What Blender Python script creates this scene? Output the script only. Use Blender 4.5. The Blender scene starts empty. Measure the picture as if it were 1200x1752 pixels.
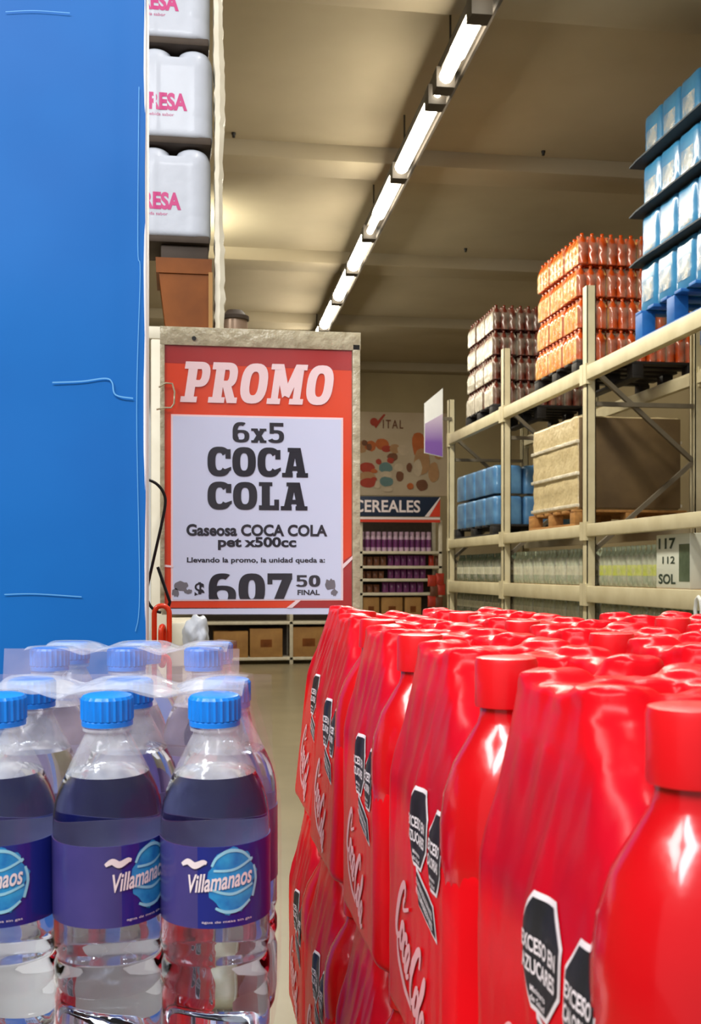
import bpy, bmesh, math, random
from mathutils import Vector, Matrix, Euler, noise as mnoise
from mathutils.bvhtree import BVHTree

random.seed(7)
SC = bpy.context.scene
COL = SC.collection
PI = math.pi

# ------------------------------------------------------------------ camera
FPX = 1900.0                       # focal length in pixels of the 1200 px wide frame
HORIZON = 977.0
TH = math.atan(297.0 / FPX)        # the aisle (+Y) vanishes left of the middle
H = 1.60                           # eye height
CAM = Vector((0, 0, H))
FW = Vector((math.sin(TH), math.cos(TH), 0))
RT = Vector((math.cos(TH), -math.sin(TH), 0))
UP = Vector((0, 0, 1))
cd = bpy.data.cameras.new('camera')
cam = bpy.data.objects.new('camera', cd)
COL.objects.link(cam)
cam.location = CAM
cam.rotation_euler = (PI / 2, 0, -TH)
cd.sensor_fit = 'HORIZONTAL'
cd.sensor_width = 36
cd.lens = FPX / 1200 * 36
cd.shift_y = (HORIZON - 876) / 1200
cd.clip_start = 0.02
cd.clip_end = 200
cd.dof.use_dof = True
cd.dof.focus_distance = 1.25
cd.dof.aperture_fstop = 40
SC.camera = cam

# ------------------------------------------------------------------ light
SC.view_settings.view_transform = 'Standard'
SC.view_settings.look = 'None'
SC.view_settings.gamma = 1
SC.view_settings.use_curve_mapping = False
SC.view_settings.exposure = 0.55

W = bpy.data.worlds.new('world')
SC.world = W
W.use_nodes = True
W.node_tree.nodes['Background'].inputs[0].default_value = (0.95, 0.93, 0.9, 1)
W.node_tree.nodes['Background'].inputs[1].default_value = 0.26


def area(name, loc, rot, sx, sy, power, color=(1, .95, .86), spread=PI):
    l = bpy.data.lights.new(name, 'AREA')
    l.shape = 'RECTANGLE'
    l.size = sx
    l.size_y = sy
    l.energy = power
    l.color = color
    l.spread = spread
    o = bpy.data.objects.new(name, l)
    COL.objects.link(o)
    o.location = loc
    o.rotation_euler = rot
    return o


# lamps of the hall behind and above the photographer, an added fill lamp at the left, and the row over the next aisle
area('hall_lamp_front', (-1.0, -1.6, 4.2), (math.radians(38), math.radians(-14), 0), 2.6, 0.6, 92, (.97, .98, 1))
area('fill_lamp_left', (-1.9, 0.3, 3.6), (math.radians(8), math.radians(-46), 0), 0.4, 2.4, 46, (1, .98, .95))  # unseen fill lamp, added to brighten the aisle face of the cola packs
area('hall_lamp_aisle', (1.0, 1.6, 4.85), (0, 0, 0), 0.35, 3.0, 60, (1, .97, .92))
area('hall_lamp_middle', (1.9, 8.0, 4.9), (0, 0, 0), 0.3, 8.0, 190, (1, .93, .80))
area('hall_lamp_end', (1.2, 17.0, 4.9), (0, 0, 0), 0.3, 3.0, 60, (1, .93, .82))
area('neighbour_aisle_lamp', (-0.5, 12.3, H + 3.52), (PI - math.radians(6), math.radians(30), 0), 0.2, 0.5, 66, (1, .95, .74), math.radians(120))

# ------------------------------------------------------------------ helpers


def ray(px, py):
    return FW + RT * ((px - 600) / FPX) + UP * ((HORIZON - py) / FPX)


def at_y(px, py, Y):
    d = ray(px, py)
    return CAM + d * (Y / d.y)


def at_x(px, py, X):
    d = ray(px, py)
    return CAM + d * (X / d.x)


def at_z(px, py, z):
    d = ray(px, py)
    return CAM + d * (z / d.z)


def at_d(px, py, d):
    return CAM + ray(px, py) * d


def lin(c):
    def f(v):
        v /= 255.0
        return v / 12.92 if v <= .04045 else ((v + .055) / 1.055) ** 2.4
    return (f(c[0]), f(c[1]), f(c[2]), 1)


def mat(name, rgb, rough=.5, metal=0, var=0.0, scale=20, bump=0.0, bscale=60, coat=0, spec=.5, rgb2=None, trans=0, ior=1.45, alpha=1, emit=0, stretch=None):
    m = bpy.data.materials.new(name)
    m.use_nodes = True
    nt = m.node_tree
    b = nt.nodes['Principled BSDF']
    b.inputs['Base Color'].default_value = lin(rgb)
    b.inputs['Roughness'].default_value = rough
    b.inputs['Metallic'].default_value = metal
    b.inputs['Coat Weight'].default_value = coat
    b.inputs['Coat Roughness'].default_value = .08
    b.inputs['Specular IOR Level'].default_value = spec
    b.inputs['Transmission Weight'].default_value = trans
    b.inputs['IOR'].default_value = ior
    b.inputs['Alpha'].default_value = alpha
    if emit:
        b.inputs['Emission Color'].default_value = lin(rgb)
        b.inputs['Emission Strength'].default_value = emit
    tc = nt.nodes.new('ShaderNodeTexCoord')
    src = tc.outputs['Object']
    if stretch:
        mp = nt.nodes.new('ShaderNodeMapping')
        mp.inputs['Scale'].default_value = stretch
        nt.links.new(src, mp.inputs['Vector'])
        src = mp.outputs['Vector']
    if var or rgb2:
        n = nt.nodes.new('ShaderNodeTexNoise')
        n.inputs['Scale'].default_value = scale
        n.inputs['Detail'].default_value = 4
        nt.links.new(src, n.inputs['Vector'])
        r = nt.nodes.new('ShaderNodeValToRGB')
        r.color_ramp.elements[0].position = .32
        r.color_ramp.elements[1].position = .68
        c = lin(rgb)
        c2 = lin(rgb2) if rgb2 else (c[0] * (1 - var), c[1] * (1 - var), c[2] * (1 - var), 1)
        r.color_ramp.elements[0].color = c2
        r.color_ramp.elements[1].color = c
        nt.links.new(n.outputs['Fac'], r.inputs['Fac'])
        nt.links.new(r.outputs['Color'], b.inputs['Base Color'])
    if bump:
        n2 = nt.nodes.new('ShaderNodeTexNoise')
        n2.inputs['Scale'].default_value = bscale
        n2.inputs['Detail'].default_value = 3
        nt.links.new(src, n2.inputs['Vector'])
        bp = nt.nodes.new('ShaderNodeBump')
        bp.inputs['Strength'].default_value = bump
        bp.inputs['Distance'].default_value = .01
        nt.links.new(n2.outputs['Fac'], bp.inputs['Height'])
        nt.links.new(bp.outputs['Normal'], b.inputs['Normal'])
    return m


def film_mat(name, rgb, clear=.75, rough=.15, bump=.4, bscale=40, vary=.18):
    """thin plastic film: partly clear, partly a milky glossy sheet"""
    m = mat(name, rgb, rough=rough, bump=bump, bscale=bscale, spec=.8)
    nt = m.node_tree
    out = nt.nodes['Material Output']
    b = nt.nodes['Principled BSDF']
    t = nt.nodes.new('ShaderNodeBsdfTransparent')
    mx = nt.nodes.new('ShaderNodeMixShader')
    n = nt.nodes.new('ShaderNodeTexNoise')
    n.inputs['Scale'].default_value = bscale * .6
    n.inputs['Detail'].default_value = 3
    tc = nt.nodes.new('ShaderNodeTexCoord')
    nt.links.new(tc.outputs['Object'], n.inputs['Vector'])
    mr = nt.nodes.new('ShaderNodeMapRange')
    mr.inputs['From Min'].default_value = .35
    mr.inputs['From Max'].default_value = .7
    mr.inputs['To Min'].default_value = max(0, 1 - clear - vary)
    mr.inputs['To Max'].default_value = min(1, 1 - clear + vary)
    nt.links.new(n.outputs['Fac'], mr.inputs['Value'])
    nt.links.new(mr.outputs['Result'], mx.inputs['Fac'])
    nt.links.new(t.outputs[0], mx.inputs[1])
    nt.links.new(b.outputs[0], mx.inputs[2])
    nt.links.new(mx.outputs[0], out.inputs['Surface'])
    return m


def obj(name, bm, m, parent=None, loc=None, rot=None, smooth=40):
    """one mesh object from a bmesh (or a mesh)"""
    if isinstance(bm, bpy.types.Mesh):
        me = bm
    else:
        me = bpy.data.meshes.new(name)
        bm.normal_update()
        bm.to_mesh(me)
        bm.free()
    me.materials.clear()
    for mm in (m if isinstance(m, (list, tuple)) else [m]):
        me.materials.append(mm)
    if smooth is not None and len(me.polygons):
        me.polygons.foreach_set('use_smooth', [True] * len(me.polygons))
        me.set_sharp_from_angle(angle=math.radians(smooth))
    o = bpy.data.objects.new(name, me)
    COL.objects.link(o)
    if parent:
        o.parent = parent
    if loc is not None:
        o.location = loc
    if rot is not None:
        o.rotation_euler = rot
    return o


def thing(name, label, cat, loc=(0, 0, 0), rot=(0, 0, 0), group=None):
    o = bpy.data.objects.new(name, None)
    o.empty_display_size = .05
    COL.objects.link(o)
    o.location = loc
    o.rotation_euler = rot
    return tag(o, label, cat, group)


def tag(o, label, cat, group=None):
    o['label'] = label
    o['category'] = cat
    if group:
        o['group'] = group
    return o


def struct(o):
    o['kind'] = 'structure'
    return o


def dup(root, loc, rot=None, label=None, group=None):
    def cp(o, parent):
        c = o.copy()
        COL.objects.link(c)
        if parent:
            c.parent = parent
        for ch in list(o.children):
            cp(ch, c)
        return c
    r = cp(root, None)
    r.location = loc
    if rot is not None:
        r.rotation_euler = rot
    if label:
        r['label'] = label
    if group:
        r['group'] = group
    return r


def box(bm, x0, x1, y0, y1, z0, z1, bev=0.0, seg=2):
    g = bmesh.ops.create_cube(bm, size=1)
    vs = g['verts']
    for v in vs:
        v.co = Vector(((x0 + x1) / 2 + v.co.x * (x1 - x0), (y0 + y1) / 2 + v.co.y * (y1 - y0), (z0 + z1) / 2 + v.co.z * (z1 - z0)))
    if bev:
        es = list({e for v in vs for e in v.link_edges})
        bmesh.ops.bevel(bm, geom=es, offset=bev, segments=seg, affect='EDGES', profile=.5)
    return bm


def nb(*a, **k):
    bm = bmesh.new()
    box(bm, *a, **k)
    return bm


def lathe(bm, prof, seg=32, off=(0, 0, 0), caps=True, tilt=None):
    rings = []
    for r, z in prof:
        rings.append([bm.verts.new((off[0] + r * math.cos(2 * PI * i / seg), off[1] + r * math.sin(2 * PI * i / seg), off[2] + z)) for i in range(seg)])
    for a, b in zip(rings, rings[1:]):
        for i in range(seg):
            j = (i + 1) % seg
            bm.faces.new((a[i], a[j], b[j], b[i]))
    if caps:
        bm.faces.new(list(reversed(rings[0])))
        bm.faces.new(rings[-1])
    return bm


def tube(bm, pts, r, seg=8, closed=False):
    pts = [Vector(p) for p in pts]
    n = len(pts)
    rings = []
    prev = None
    for i, p in enumerate(pts):
        if closed:
            t = (pts[(i + 1) % n] - pts[i - 1]).normalized()
        else:
            t = (pts[min(i + 1, n - 1)] - pts[max(i - 1, 0)]).normalized()
        if prev is None:
            a = Vector((0, 0, 1)) if abs(t.z) < .9 else Vector((1, 0, 0))
            u = t.cross(a).normalized()
        else:
            u = (prev - t * prev.dot(t)).normalized()
        prev = u
        w = t.cross(u)
        rings.append([bm.verts.new(p + (u * math.cos(2 * PI * k / seg) + w * math.sin(2 * PI * k / seg)) * r) for k in range(seg)])
    m = n if closed else n - 1
    for i in range(m):
        a, b = rings[i], rings[(i + 1) % n]
        for k in range(seg):
            j = (k + 1) % seg
            bm.faces.new((a[k], a[j], b[j], b[k]))
    if not closed:
        bm.faces.new(list(reversed(rings[0])))
        bm.faces.new(rings[-1])
    return bm


def beam(bm, p0, p1, w, h):
    """a square bar between two points"""
    p0, p1 = Vector(p0), Vector(p1)
    t = (p1 - p0).normalized()
    a = Vector((0, 0, 1)) if abs(t.z) < .95 else Vector((1, 0, 0))
    u = t.cross(a).normalized() * (w / 2)
    v = u.normalized().cross(t) * (h / 2)
    q = [[bm.verts.new(p + s * u + r * v) for s, r in ((-1, -1), (1, -1), (1, 1), (-1, 1))] for p in (p0, p1)]
    for i in range(4):
        j = (i + 1) % 4
        bm.faces.new((q[0][i], q[0][j], q[1][j], q[1][i]))
    bm.faces.new(list(reversed(q[0])))
    bm.faces.new(q[1])
    bmesh.ops.recalc_face_normals(bm, faces=bm.faces)
    return bm


def prism(bm, pts2, f, d0, d1):
    """polygon pts2 mapped by f(u,v,d) and given thickness d0..d1"""
    a = [bm.verts.new(f(u, v, d0)) for u, v in pts2]
    b = [bm.verts.new(f(u, v, d1)) for u, v in pts2]
    n = len(a)
    bm.faces.new(list(reversed(a)))
    bm.faces.new(b)
    for i in range(n):
        j = (i + 1) % n
        bm.faces.new((a[i], a[j], b[j], b[i]))
    bmesh.ops.recalc_face_normals(bm, faces=bm.faces)
    return bm


# ---- lettering -----------------------------------------------------------
def text_polys(s, bold=0.0, shear=0.0, spacing=1.0, res=4):
    """text in the built-in face as (verts2d, faces)"""
    c = bpy.data.curves.new('lettering_source', 'FONT')
    c.body = s
    c.offset = bold
    c.shear = shear
    c.space_character = spacing
    c.resolution_u = res
    o = bpy.data.objects.new('lettering_source', c)
    COL.objects.link(o)
    dg = bpy.context.evaluated_depsgraph_get()
    dg.update()
    me = bpy.data.meshes.new_from_object(o.evaluated_get(dg))
    vs = [(v.co.x, v.co.y) for v in me.vertices]
    fs = [tuple(p.vertices) for p in me.polygons]
    bpy.data.objects.remove(o)
    bpy.data.curves.remove(c)
    bpy.data.meshes.remove(me)
    return vs, fs


def ring(out, cx, cy, rx, ry, tx, ty, a0=0, a1=360, n=28, e=2.6):
    vs, fs = out
    b = len(vs)

    def se(a, p, q):
        c, s = math.cos(a), math.sin(a)
        return (cx + p * math.copysign(abs(c) ** (2 / e), c), cy + q * math.copysign(abs(s) ** (2 / e), s))
    for i in range(n + 1):
        a = math.radians(a0 + (a1 - a0) * i / n)
        vs.append(se(a, rx, ry))
        vs.append(se(a, rx - tx, ry - ty))
    for i in range(n):
        k = b + 2 * i
        fs.append((k, k + 2, k + 3, k + 1))


def quad(out, *p):
    vs, fs = out
    b = len(vs)
    vs.extend(p)
    fs.append(tuple(range(b, b + len(p))))


def rect(out, x0, x1, y0, y1):
    quad(out, (x0, y0), (x1, y0), (x1, y1), (x0, y1))


def glyph(ch):
    """heavy slab letters, height 1"""
    o = ([], [])
    t, h = .335, .205
    if ch in 'O0':
        w = 1.0 if ch == 'O' else .92
        ring(o, w / 2, .5, w / 2, .5, t, h)
    elif ch == 'C':
        w = .98
        ring(o, .5, .5, .5, .5, t, h, 38, 322)
        rect(o, w - .22, w, .60, .92)
        quad(o, (.80, .10), (w + .02, .22), (w + .02, .33), (.72, .24))
    elif ch == 'L':
        w = .84
        rect(o, .12, .12 + t, 0, 1)
        rect(o, 0, .56, .86, 1)
        rect(o, 0, w, 0, .17)
        rect(o, w - .20, w, 0, .38)
    elif ch == 'A':
        w = 1.12
        quad(o, (.10, 0), (.40, 0), (.64, 1), (.36, 1))
        quad(o, (.70, 0), (1.04, 0), (.80, 1), (.48, 1))
        rect(o, .28, .82, .22, .38)
        rect(o, 0, .46, 0, .15)
        rect(o, .62, w, 0, .15)
        rect(o, .24, .80, .86, 1)
    elif ch == 'P' or ch == 'R':
        w = .96 if ch == 'P' else 1.06
        rect(o, .14, .14 + t, 0, 1)
        rect(o, 0, .6, 0, .14)
        rect(o, 0, .6, .82, 1)
        rect(o, .3, .6, .38, .55)
        ring(o, .56, .69, .40, .31, .30, .165, -90, 90, 16)
        if ch == 'R':
            quad(o, (.44, .46), (.76, .46), (1.04, 0), (.70, 0))
            rect(o, .70, w, 0, .14)
    elif ch == 'M':
        w = 1.36
        rect(o, .14, .40, 0, 1)
        rect(o, .96, 1.24, 0, 1)
        quad(o, (.14, 1), (.46, 1), (.80, .30), (.56, .16))
        quad(o, (.92, 1), (1.24, 1), (.82, .16), (.56, .24))
        rect(o, 0, .50, 0, .14)
        rect(o, .84, w, 0, .14)
        rect(o, 0, .40, .86, 1)
        rect(o, 1.0, w, .86, 1)
    elif ch == '6':
        w = .94
        ring(o, .47, .31, .47, .31, .27, .14)
        ring(o, .47, .5, .47, .5, .28, .17, 62, 240, 20)
    elif ch == '5':
        w = .9
        rect(o, .08, .86, .82, 1)
        rect(o, .08, .32, .46, 1)
        ring(o, .42, .32, .48, .32, .28, .15, -150, 120, 22)
    elif ch == '7':
        w = .86
        rect(o, 0, w, .80, 1)
        quad(o, (.14, 0), (.48, 0), (.86, .84), (.52, .84))
        rect(o, 0, .17, .66, 1)
    elif ch == 'x':
        w = .86
        quad(o, (.04, 0), (.34, 0), (.84, .70), (.54, .70))
        quad(o, (.54, 0), (.84, 0), (.34, .70), (.04, .70))
        rect(o, 0, .38, .58, .70)
        rect(o, .48, w, .58, .70)
        rect(o, 0, .38, 0, .12)
        rect(o, .48, w, 0, .12)
    elif ch == ' ':
        w = .4
    else:
        w = .8
    return o, w


def slab_polys(s, gap=.08, shear=0.0):
    vs, fs = [], []
    x = 0
    for ch in s:
        (v, f), w = glyph(ch)
        b = len(vs)
        # every stroke of a letter lies a hair above the one before
        lay = [0] * len(v)
        n_, last = 0, None
        for q in f:
            if last is None or not (set(q) & last):
                n_ += 1
            last = set(q)
            for i in q:
                lay[i] = n_
        vs += [(x + p[0] + shear * p[1], p[1], lay[i]) for i, p in enumerate(v)]
        fs += [tuple(i + b for i in q) for q in f]
        x += w + gap
    return vs, fs


def ribbon_polys(lines, w):
    """pen strokes -> polygons; each line is a list of (x, y) or (x, y, width factor)"""
    vs, fs = [], []
    for ln in lines:
        P = [Vector((p[0], p[1])) for p in ln]
        wf = [p[2] if len(p) > 2 else 1 for p in ln]
        # Catmull-Rom
        Q, Wd = [], []
        for i in range(len(P) - 1):
            p0, p1, p2, p3 = P[max(i - 1, 0)], P[i], P[i + 1], P[min(i + 2, len(P) - 1)]
            for k in range(6):
                t = k / 6
                Q.append(.5 * ((2 * p1) + (p2 - p0) * t + (2 * p0 - 5 * p1 + 4 * p2 - p3) * t * t + (3 * p1 - p0 - 3 * p2 + p3) * t ** 3))
                Wd.append(wf[i] * (1 - t) + wf[i + 1] * t)
        Q.append(P[-1])
        Wd.append(wf[-1])
        b = len(vs)
        for i, q in enumerate(Q):
            d = (Q[min(i + 1, len(Q) - 1)] - Q[max(i - 1, 0)])
            d = d.normalized() if d.length > 1e-9 else Vector((1, 0))
            n = Vector((-d.y, d.x)) * (w * Wd[i] / 2)
            vs.append(tuple(q + n))
            vs.append(tuple(q - n))
        for i in range(len(Q) - 1):
            k = b + 2 * i
            fs.append((k, k + 1, k + 3, k + 2))
    return vs, fs


def fit(polys, x0, x1, y0, y1):
    vs, fs = polys
    if len(vs[0]) > 2:
        r = fit(([v[:2] for v in vs], fs), x0, x1, y0, y1)
        return [(q[0], q[1], v[2]) for q, v in zip(r[0], vs)], fs
    ax, bx = min(v[0] for v in vs), max(v[0] for v in vs)
    ay, by = min(v[1] for v in vs), max(v[1] for v in vs)
    return [(x0 + (v[0] - ax) / (bx - ax) * (x1 - x0), y0 + (v[1] - ay) / (by - ay) * (y1 - y0)) for v in vs], fs


def polys_bm(polys, f, flip=False):
    bm = bmesh.new()
    vs = [bm.verts.new(f(*v)) for v in polys[0]]
    for p in polys[1]:
        try:
            bm.faces.new([vs[i] for i in (reversed(p) if flip else p)])
        except ValueError:
            pass
    return bm


# ------------------------------------------------------------------ materials
M = {}
M['floor'] = mat('polished_floor', (150, 140, 112), rough=.28, rgb2=(134, 124, 98), scale=1.6, bump=.03, bscale=3)
M['ceiling'] = mat('ceiling_paint', (178, 167, 144), rough=.9, rgb2=(164, 153, 130), scale=.7)
M['wall'] = mat('wall_paint', (178, 164, 128), rough=.9, rgb2=(164, 150, 118), scale=.8)
M['rack'] = mat('rack_enamel', (212, 204, 172), rough=.45, rgb2=(196, 186, 152), scale=5)
M['galv'] = mat('brace_steel', (120, 112, 96), rough=.5, metal=.3, var=.2, scale=9)
M['housing'] = mat('lamp_housing', (58, 52, 44), rough=.6, var=.2, scale=8)
M['tube'] = mat('lamp_tube', (255, 244, 222), emit=20)
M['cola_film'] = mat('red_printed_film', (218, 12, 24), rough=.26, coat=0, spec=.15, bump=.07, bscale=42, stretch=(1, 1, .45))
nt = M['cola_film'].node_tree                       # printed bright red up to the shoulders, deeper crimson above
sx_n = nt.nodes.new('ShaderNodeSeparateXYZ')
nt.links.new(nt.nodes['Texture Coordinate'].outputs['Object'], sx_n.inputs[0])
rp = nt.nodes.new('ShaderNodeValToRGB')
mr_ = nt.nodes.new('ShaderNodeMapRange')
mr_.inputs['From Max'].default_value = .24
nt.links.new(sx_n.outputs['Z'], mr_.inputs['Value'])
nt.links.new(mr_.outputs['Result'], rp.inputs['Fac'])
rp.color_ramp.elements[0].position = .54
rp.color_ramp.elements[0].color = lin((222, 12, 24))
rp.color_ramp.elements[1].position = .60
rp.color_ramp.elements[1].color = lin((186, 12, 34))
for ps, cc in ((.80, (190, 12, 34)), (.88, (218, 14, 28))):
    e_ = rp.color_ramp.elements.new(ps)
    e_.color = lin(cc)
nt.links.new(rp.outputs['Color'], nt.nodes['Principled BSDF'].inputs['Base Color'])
M['cola_bottle'] = mat('red_bottle', (200, 8, 20), rough=.2, coat=.5, bump=.05, bscale=40)
M['cola_cap'] = mat('red_cap', (226, 14, 26), rough=.35, coat=.2, var=.06, scale=60)
M['black_print'] = mat('black_print', (34, 34, 38), rough=.4, var=.1, scale=80)
M['white_print'] = mat('white_print', (236, 224, 228), rough=.45, var=.04, scale=80)
M['pink_print'] = mat('pale_script_print', (244, 178, 184), rough=.4, var=.05, scale=60)
M['grey_print'] = mat('grey_print', (120, 118, 128), rough=.4, var=.1, scale=60)
M['water'] = mat('water_in_bottle', (236, 242, 250), rough=.0, trans=1, ior=1.33)
M['pet'] = film_mat('clear_bottle_plastic', (226, 232, 242), clear=.66, rough=.06, bump=.1, bscale=60)
M['film'] = film_mat('clear_shrink_film', (214, 220, 232), clear=.58, rough=.12, bump=.5, bscale=26)
M['film_thin'] = film_mat('clear_stretch_film', (230, 226, 210), clear=.72, rough=.14, bump=1.0, bscale=18)
M['film_side'] = film_mat('clear_side_film', (226, 208, 222), clear=.80, rough=.1, bump=.4, bscale=22)  # pinkish tint holds the reflection of the red cola packs
M['blue_cap'] = mat('blue_cap', (24, 134, 240), rough=.32, var=.08, scale=90, spec=.5)
M['label'] = mat('violet_label', (70, 62, 128), rough=.3, coat=.4, rgb2=(58, 54, 118), scale=30)
M['label_inner'] = mat('label_back', (150, 152, 190), rough=.5, rgb2=(120, 116, 170), scale=30)
M['label_navy'] = mat('navy_label', (24, 38, 132), rough=.3, coat=.4, var=.1, scale=30)
M['splash'] = mat('cyan_splash_print', (52, 160, 216), rough=.35, rgb2=(30, 116, 190), scale=120)
M['splash_hi'] = mat('pale_cyan_print', (150, 214, 238), rough=.35, var=.1, scale=90)
M['blue_panel'] = mat('blue_board', (6, 106, 188), rough=.5, rgb2=(5, 95, 176), scale=3, bump=.06, bscale=5, spec=.3)
M['white_board'] = mat('white_board', (232, 236, 238), rough=.5, var=.05, scale=9)
M['crease'] = mat('pale_crease', (96, 168, 226), rough=.5, var=.1, scale=20)
M['orange_paper'] = mat('orange_paper', (232, 70, 24), rough=.4, rgb2=(222, 62, 22), scale=8)
M['deep_red_paper'] = mat('deep_red_paper', (176, 42, 40), rough=.45, var=.12, scale=14)
M['white_paper'] = mat('white_paper', (216, 224, 252), rough=.5, var=.04, scale=4)
M['sleeve_edge'] = mat('sleeve_border_plastic', (198, 190, 160), rough=.3, rgb2=(166, 156, 126), scale=60, bump=.4, bscale=70)
M['sleeve'] = film_mat('sleeve_plastic', (230, 232, 236), clear=.975, rough=.05, bump=.3, bscale=12, vary=.02)
M['promo_white'] = mat('promo_letter_print', (250, 222, 226), rough=.5, var=.03, scale=20)
M['ink'] = mat('black_ink', (30, 30, 44), rough=.5, var=.1, scale=60)
M['pink_text'] = mat('magenta_print', (188, 40, 116), rough=.4, var=.08, scale=90)
M['white_film'] = mat('white_milky_film', (188, 194, 206), rough=.42, coat=.1, spec=.4, var=.05, scale=20, bump=.12, bscale=30)
M['dark_gap'] = mat('dark_brown_and_shade', (70, 58, 48), rough=.7, var=.2, scale=20)  # dark brown for plain parts, also the shade under the drink packs
M['cardboard'] = mat('brown_cardboard', (132, 74, 26), rough=.5, rgb2=(98, 52, 16), scale=7, spec=.25)
M['carton_shade_brown'] = mat('shaded_brown_cartons', (112, 92, 62), rough=.6, rgb2=(92, 74, 50), scale=4)
M['cardboard_pale'] = mat('tan_cardboard', (170, 128, 72), rough=.7, rgb2=(150, 110, 62), scale=6)
M['cream'] = mat('cream_metal', (222, 216, 196), rough=.45, rgb2=(206, 198, 176), scale=10)
M['black_wire'] = mat('black_wire', (24, 22, 22), rough=.35, var=.1, scale=90)
M['orange_plastic'] = mat('orange_plastic', (244, 66, 24), rough=.35, var=.08, scale=60, coat=.3)
M['orange_soda'] = mat('orange_soda', (214, 84, 22), rough=.14, coat=.8, rgb2=(178, 62, 16), scale=9)
M['brown_soda'] = mat('dark_soda', (112, 46, 32), rough=.2, coat=.5, rgb2=(80, 32, 24), scale=9)
M['film_clear'] = film_mat('clear_pack_film', (220, 210, 190), clear=.9, rough=.12, bump=.8, bscale=16)
M['amber_film'] = film_mat('amber_stretch_film', (238, 186, 104), clear=.42, rough=.16, bump=1.2, bscale=16)
M['silver_film'] = film_mat('silver_stretch_film', (230, 224, 206), clear=.16, rough=.16, bump=1.2, bscale=16)
M['pale_wrap'] = mat('cream_stretch_wrap', (214, 198, 156), rough=.35, rgb2=(196, 178, 136), scale=9, bump=.8, bscale=22, coat=.4)
M['blue_water'] = mat('blue_jug', (62, 134, 178), rough=.25, rgb2=(46, 112, 160), scale=5, coat=.6, bump=.12, bscale=14)
M['blue_jug_dark'] = mat('blue_jug_deep', (98, 150, 196), rough=.3, rgb2=(66, 116, 170), scale=6, coat=.5, bump=.15, bscale=12)
M['slip'] = mat('dark_slip_sheet', (52, 62, 70), rough=.7, var=.2, scale=10)
M['blue_pallet'] = mat('blue_pallet_paint', (28, 104, 180), rough=.5, rgb2=(20, 84, 156), scale=8)
M['black_pallet'] = mat('black_pallet_plastic', (34, 32, 32), rough=.55, var=.2, scale=8)
M['wood_pallet'] = mat('pallet_wood', (176, 128, 70), rough=.7, rgb2=(146, 102, 54), scale=5, stretch=(6, 1, 6))
M['pale_bottle'] = mat('pale_green_bottle', (186, 198, 174), rough=.2, rgb2=(122, 136, 112), scale=12, coat=.6)
M['green_bottle'] = mat('dark_green_bottle', (96, 112, 92), rough=.2, rgb2=(74, 90, 72), scale=12, coat=.6)
M['lime_label'] = mat('lime_label', (196, 206, 62), rough=.4, rgb2=(170, 184, 50), scale=20)
M['pale_label'] = mat('pale_label', (208, 208, 186), rough=.4, rgb2=(180, 184, 160), scale=20)
M['carton_white'] = mat('white_carton', (214, 220, 208), rough=.5, var=.05, scale=8)
M['carton_ink'] = mat('green_black_print', (44, 62, 50), rough=.5, var=.2, scale=20)
M['navy'] = mat('navy_board', (28, 44, 72), rough=.45, var=.08, scale=6)
M['header_red'] = mat('header_red', (214, 62, 40), rough=.45, var=.06, scale=6)
M['poster'] = mat('cream_poster', (206, 190, 164), rough=.55, rgb2=(196, 178, 150), scale=2)
M['violet'] = mat('violet_print', (106, 66, 150), rough=.4, rgb2=(86, 50, 132), scale=6)
M['purple_bag'] = mat('purple_bag', (124, 58, 118), rough=.35, rgb2=(96, 40, 96), scale=9, coat=.3)
M['mauve_pot'] = mat('mauve_jar', (206, 184, 200), rough=.35, rgb2=(180, 146, 184), scale=9)
M['brown_bag'] = mat('brown_bag', (120, 76, 52), rough=.4, rgb2=(92, 54, 40), scale=9, coat=.2)
M['red_bag'] = mat('red_bag', (196, 62, 40), rough=.4, rgb2=(156, 44, 34), scale=9, coat=.2)
M['tin'] = mat('tin_lid', (176, 150, 128), rough=.35, metal=.4, var=.15, scale=20)
M['platform'] = mat('platform_board', (206, 200, 192), rough=.7, var=.06, scale=6)
for k_, c_ in dict(p_orange=(206, 112, 58), p_red=(188, 70, 52), p_brown=(132, 86, 60), p_teal=(112, 146, 146), p_pale=(222, 204, 176), p_tan=(196, 152, 108)).items():
    M[k_] = mat(k_.replace('p_', 'poster_print_'), c_, rough=.55, var=.18, scale=5)

# ------------------------------------------------------------------ the setting
XL, XR, Y0, YB = -8.0, 6.4, -3.0, 20.8
ZC = H + 3.92
struct(obj('floor', nb(XL, XR, Y0, YB + .2, -.1, 0), M['floor']))
struct(obj('ceiling', nb(XL, XR, Y0, YB + .2, ZC, ZC + .12), M['ceiling']))
struct(obj('wall_back', nb(XL, XR, YB, YB + .2, 0, ZC), M['wall']))
struct(obj('wall_right', nb(XR, XR + .2, Y0, YB + .2, 0, ZC), M['wall']))
struct(obj('wall_left', nb(XL - .2, XL, Y0, YB + .2, 0, ZC), M['wall']))
for i, py in enumerate((-60, 270, 447, 552, 628)):          # concrete beams under the ceiling
    yb = at_z(480, py, 3.77).y
    struct(obj('trim_%d' % (i + 1), nb(XL, XR, yb - .0, yb + .45, H + 3.77, ZC + .02, bev=.012), M['ceiling']))
for i, (px, py) in enumerate(((400, 231), (930, 262), (797, 428))):
    p = at_z(px, py, 3.90)
    bm = bmesh.new()
    lathe(bm, ((.008, 0), (.014, .004), (.014, .02), (.02, .03), (.02, .045)), 12)
    tag(obj('ceiling_hook', bm, M['black_wire'], loc=(p.x, p.y, ZC - .045)),
        ('small dark hook in ceiling beside white stacked packs', 'small dark hook in ceiling nearest the blue water stack', 'small dark hook in ceiling between lamp row and amber soda stack')[i], 'hook')

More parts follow.
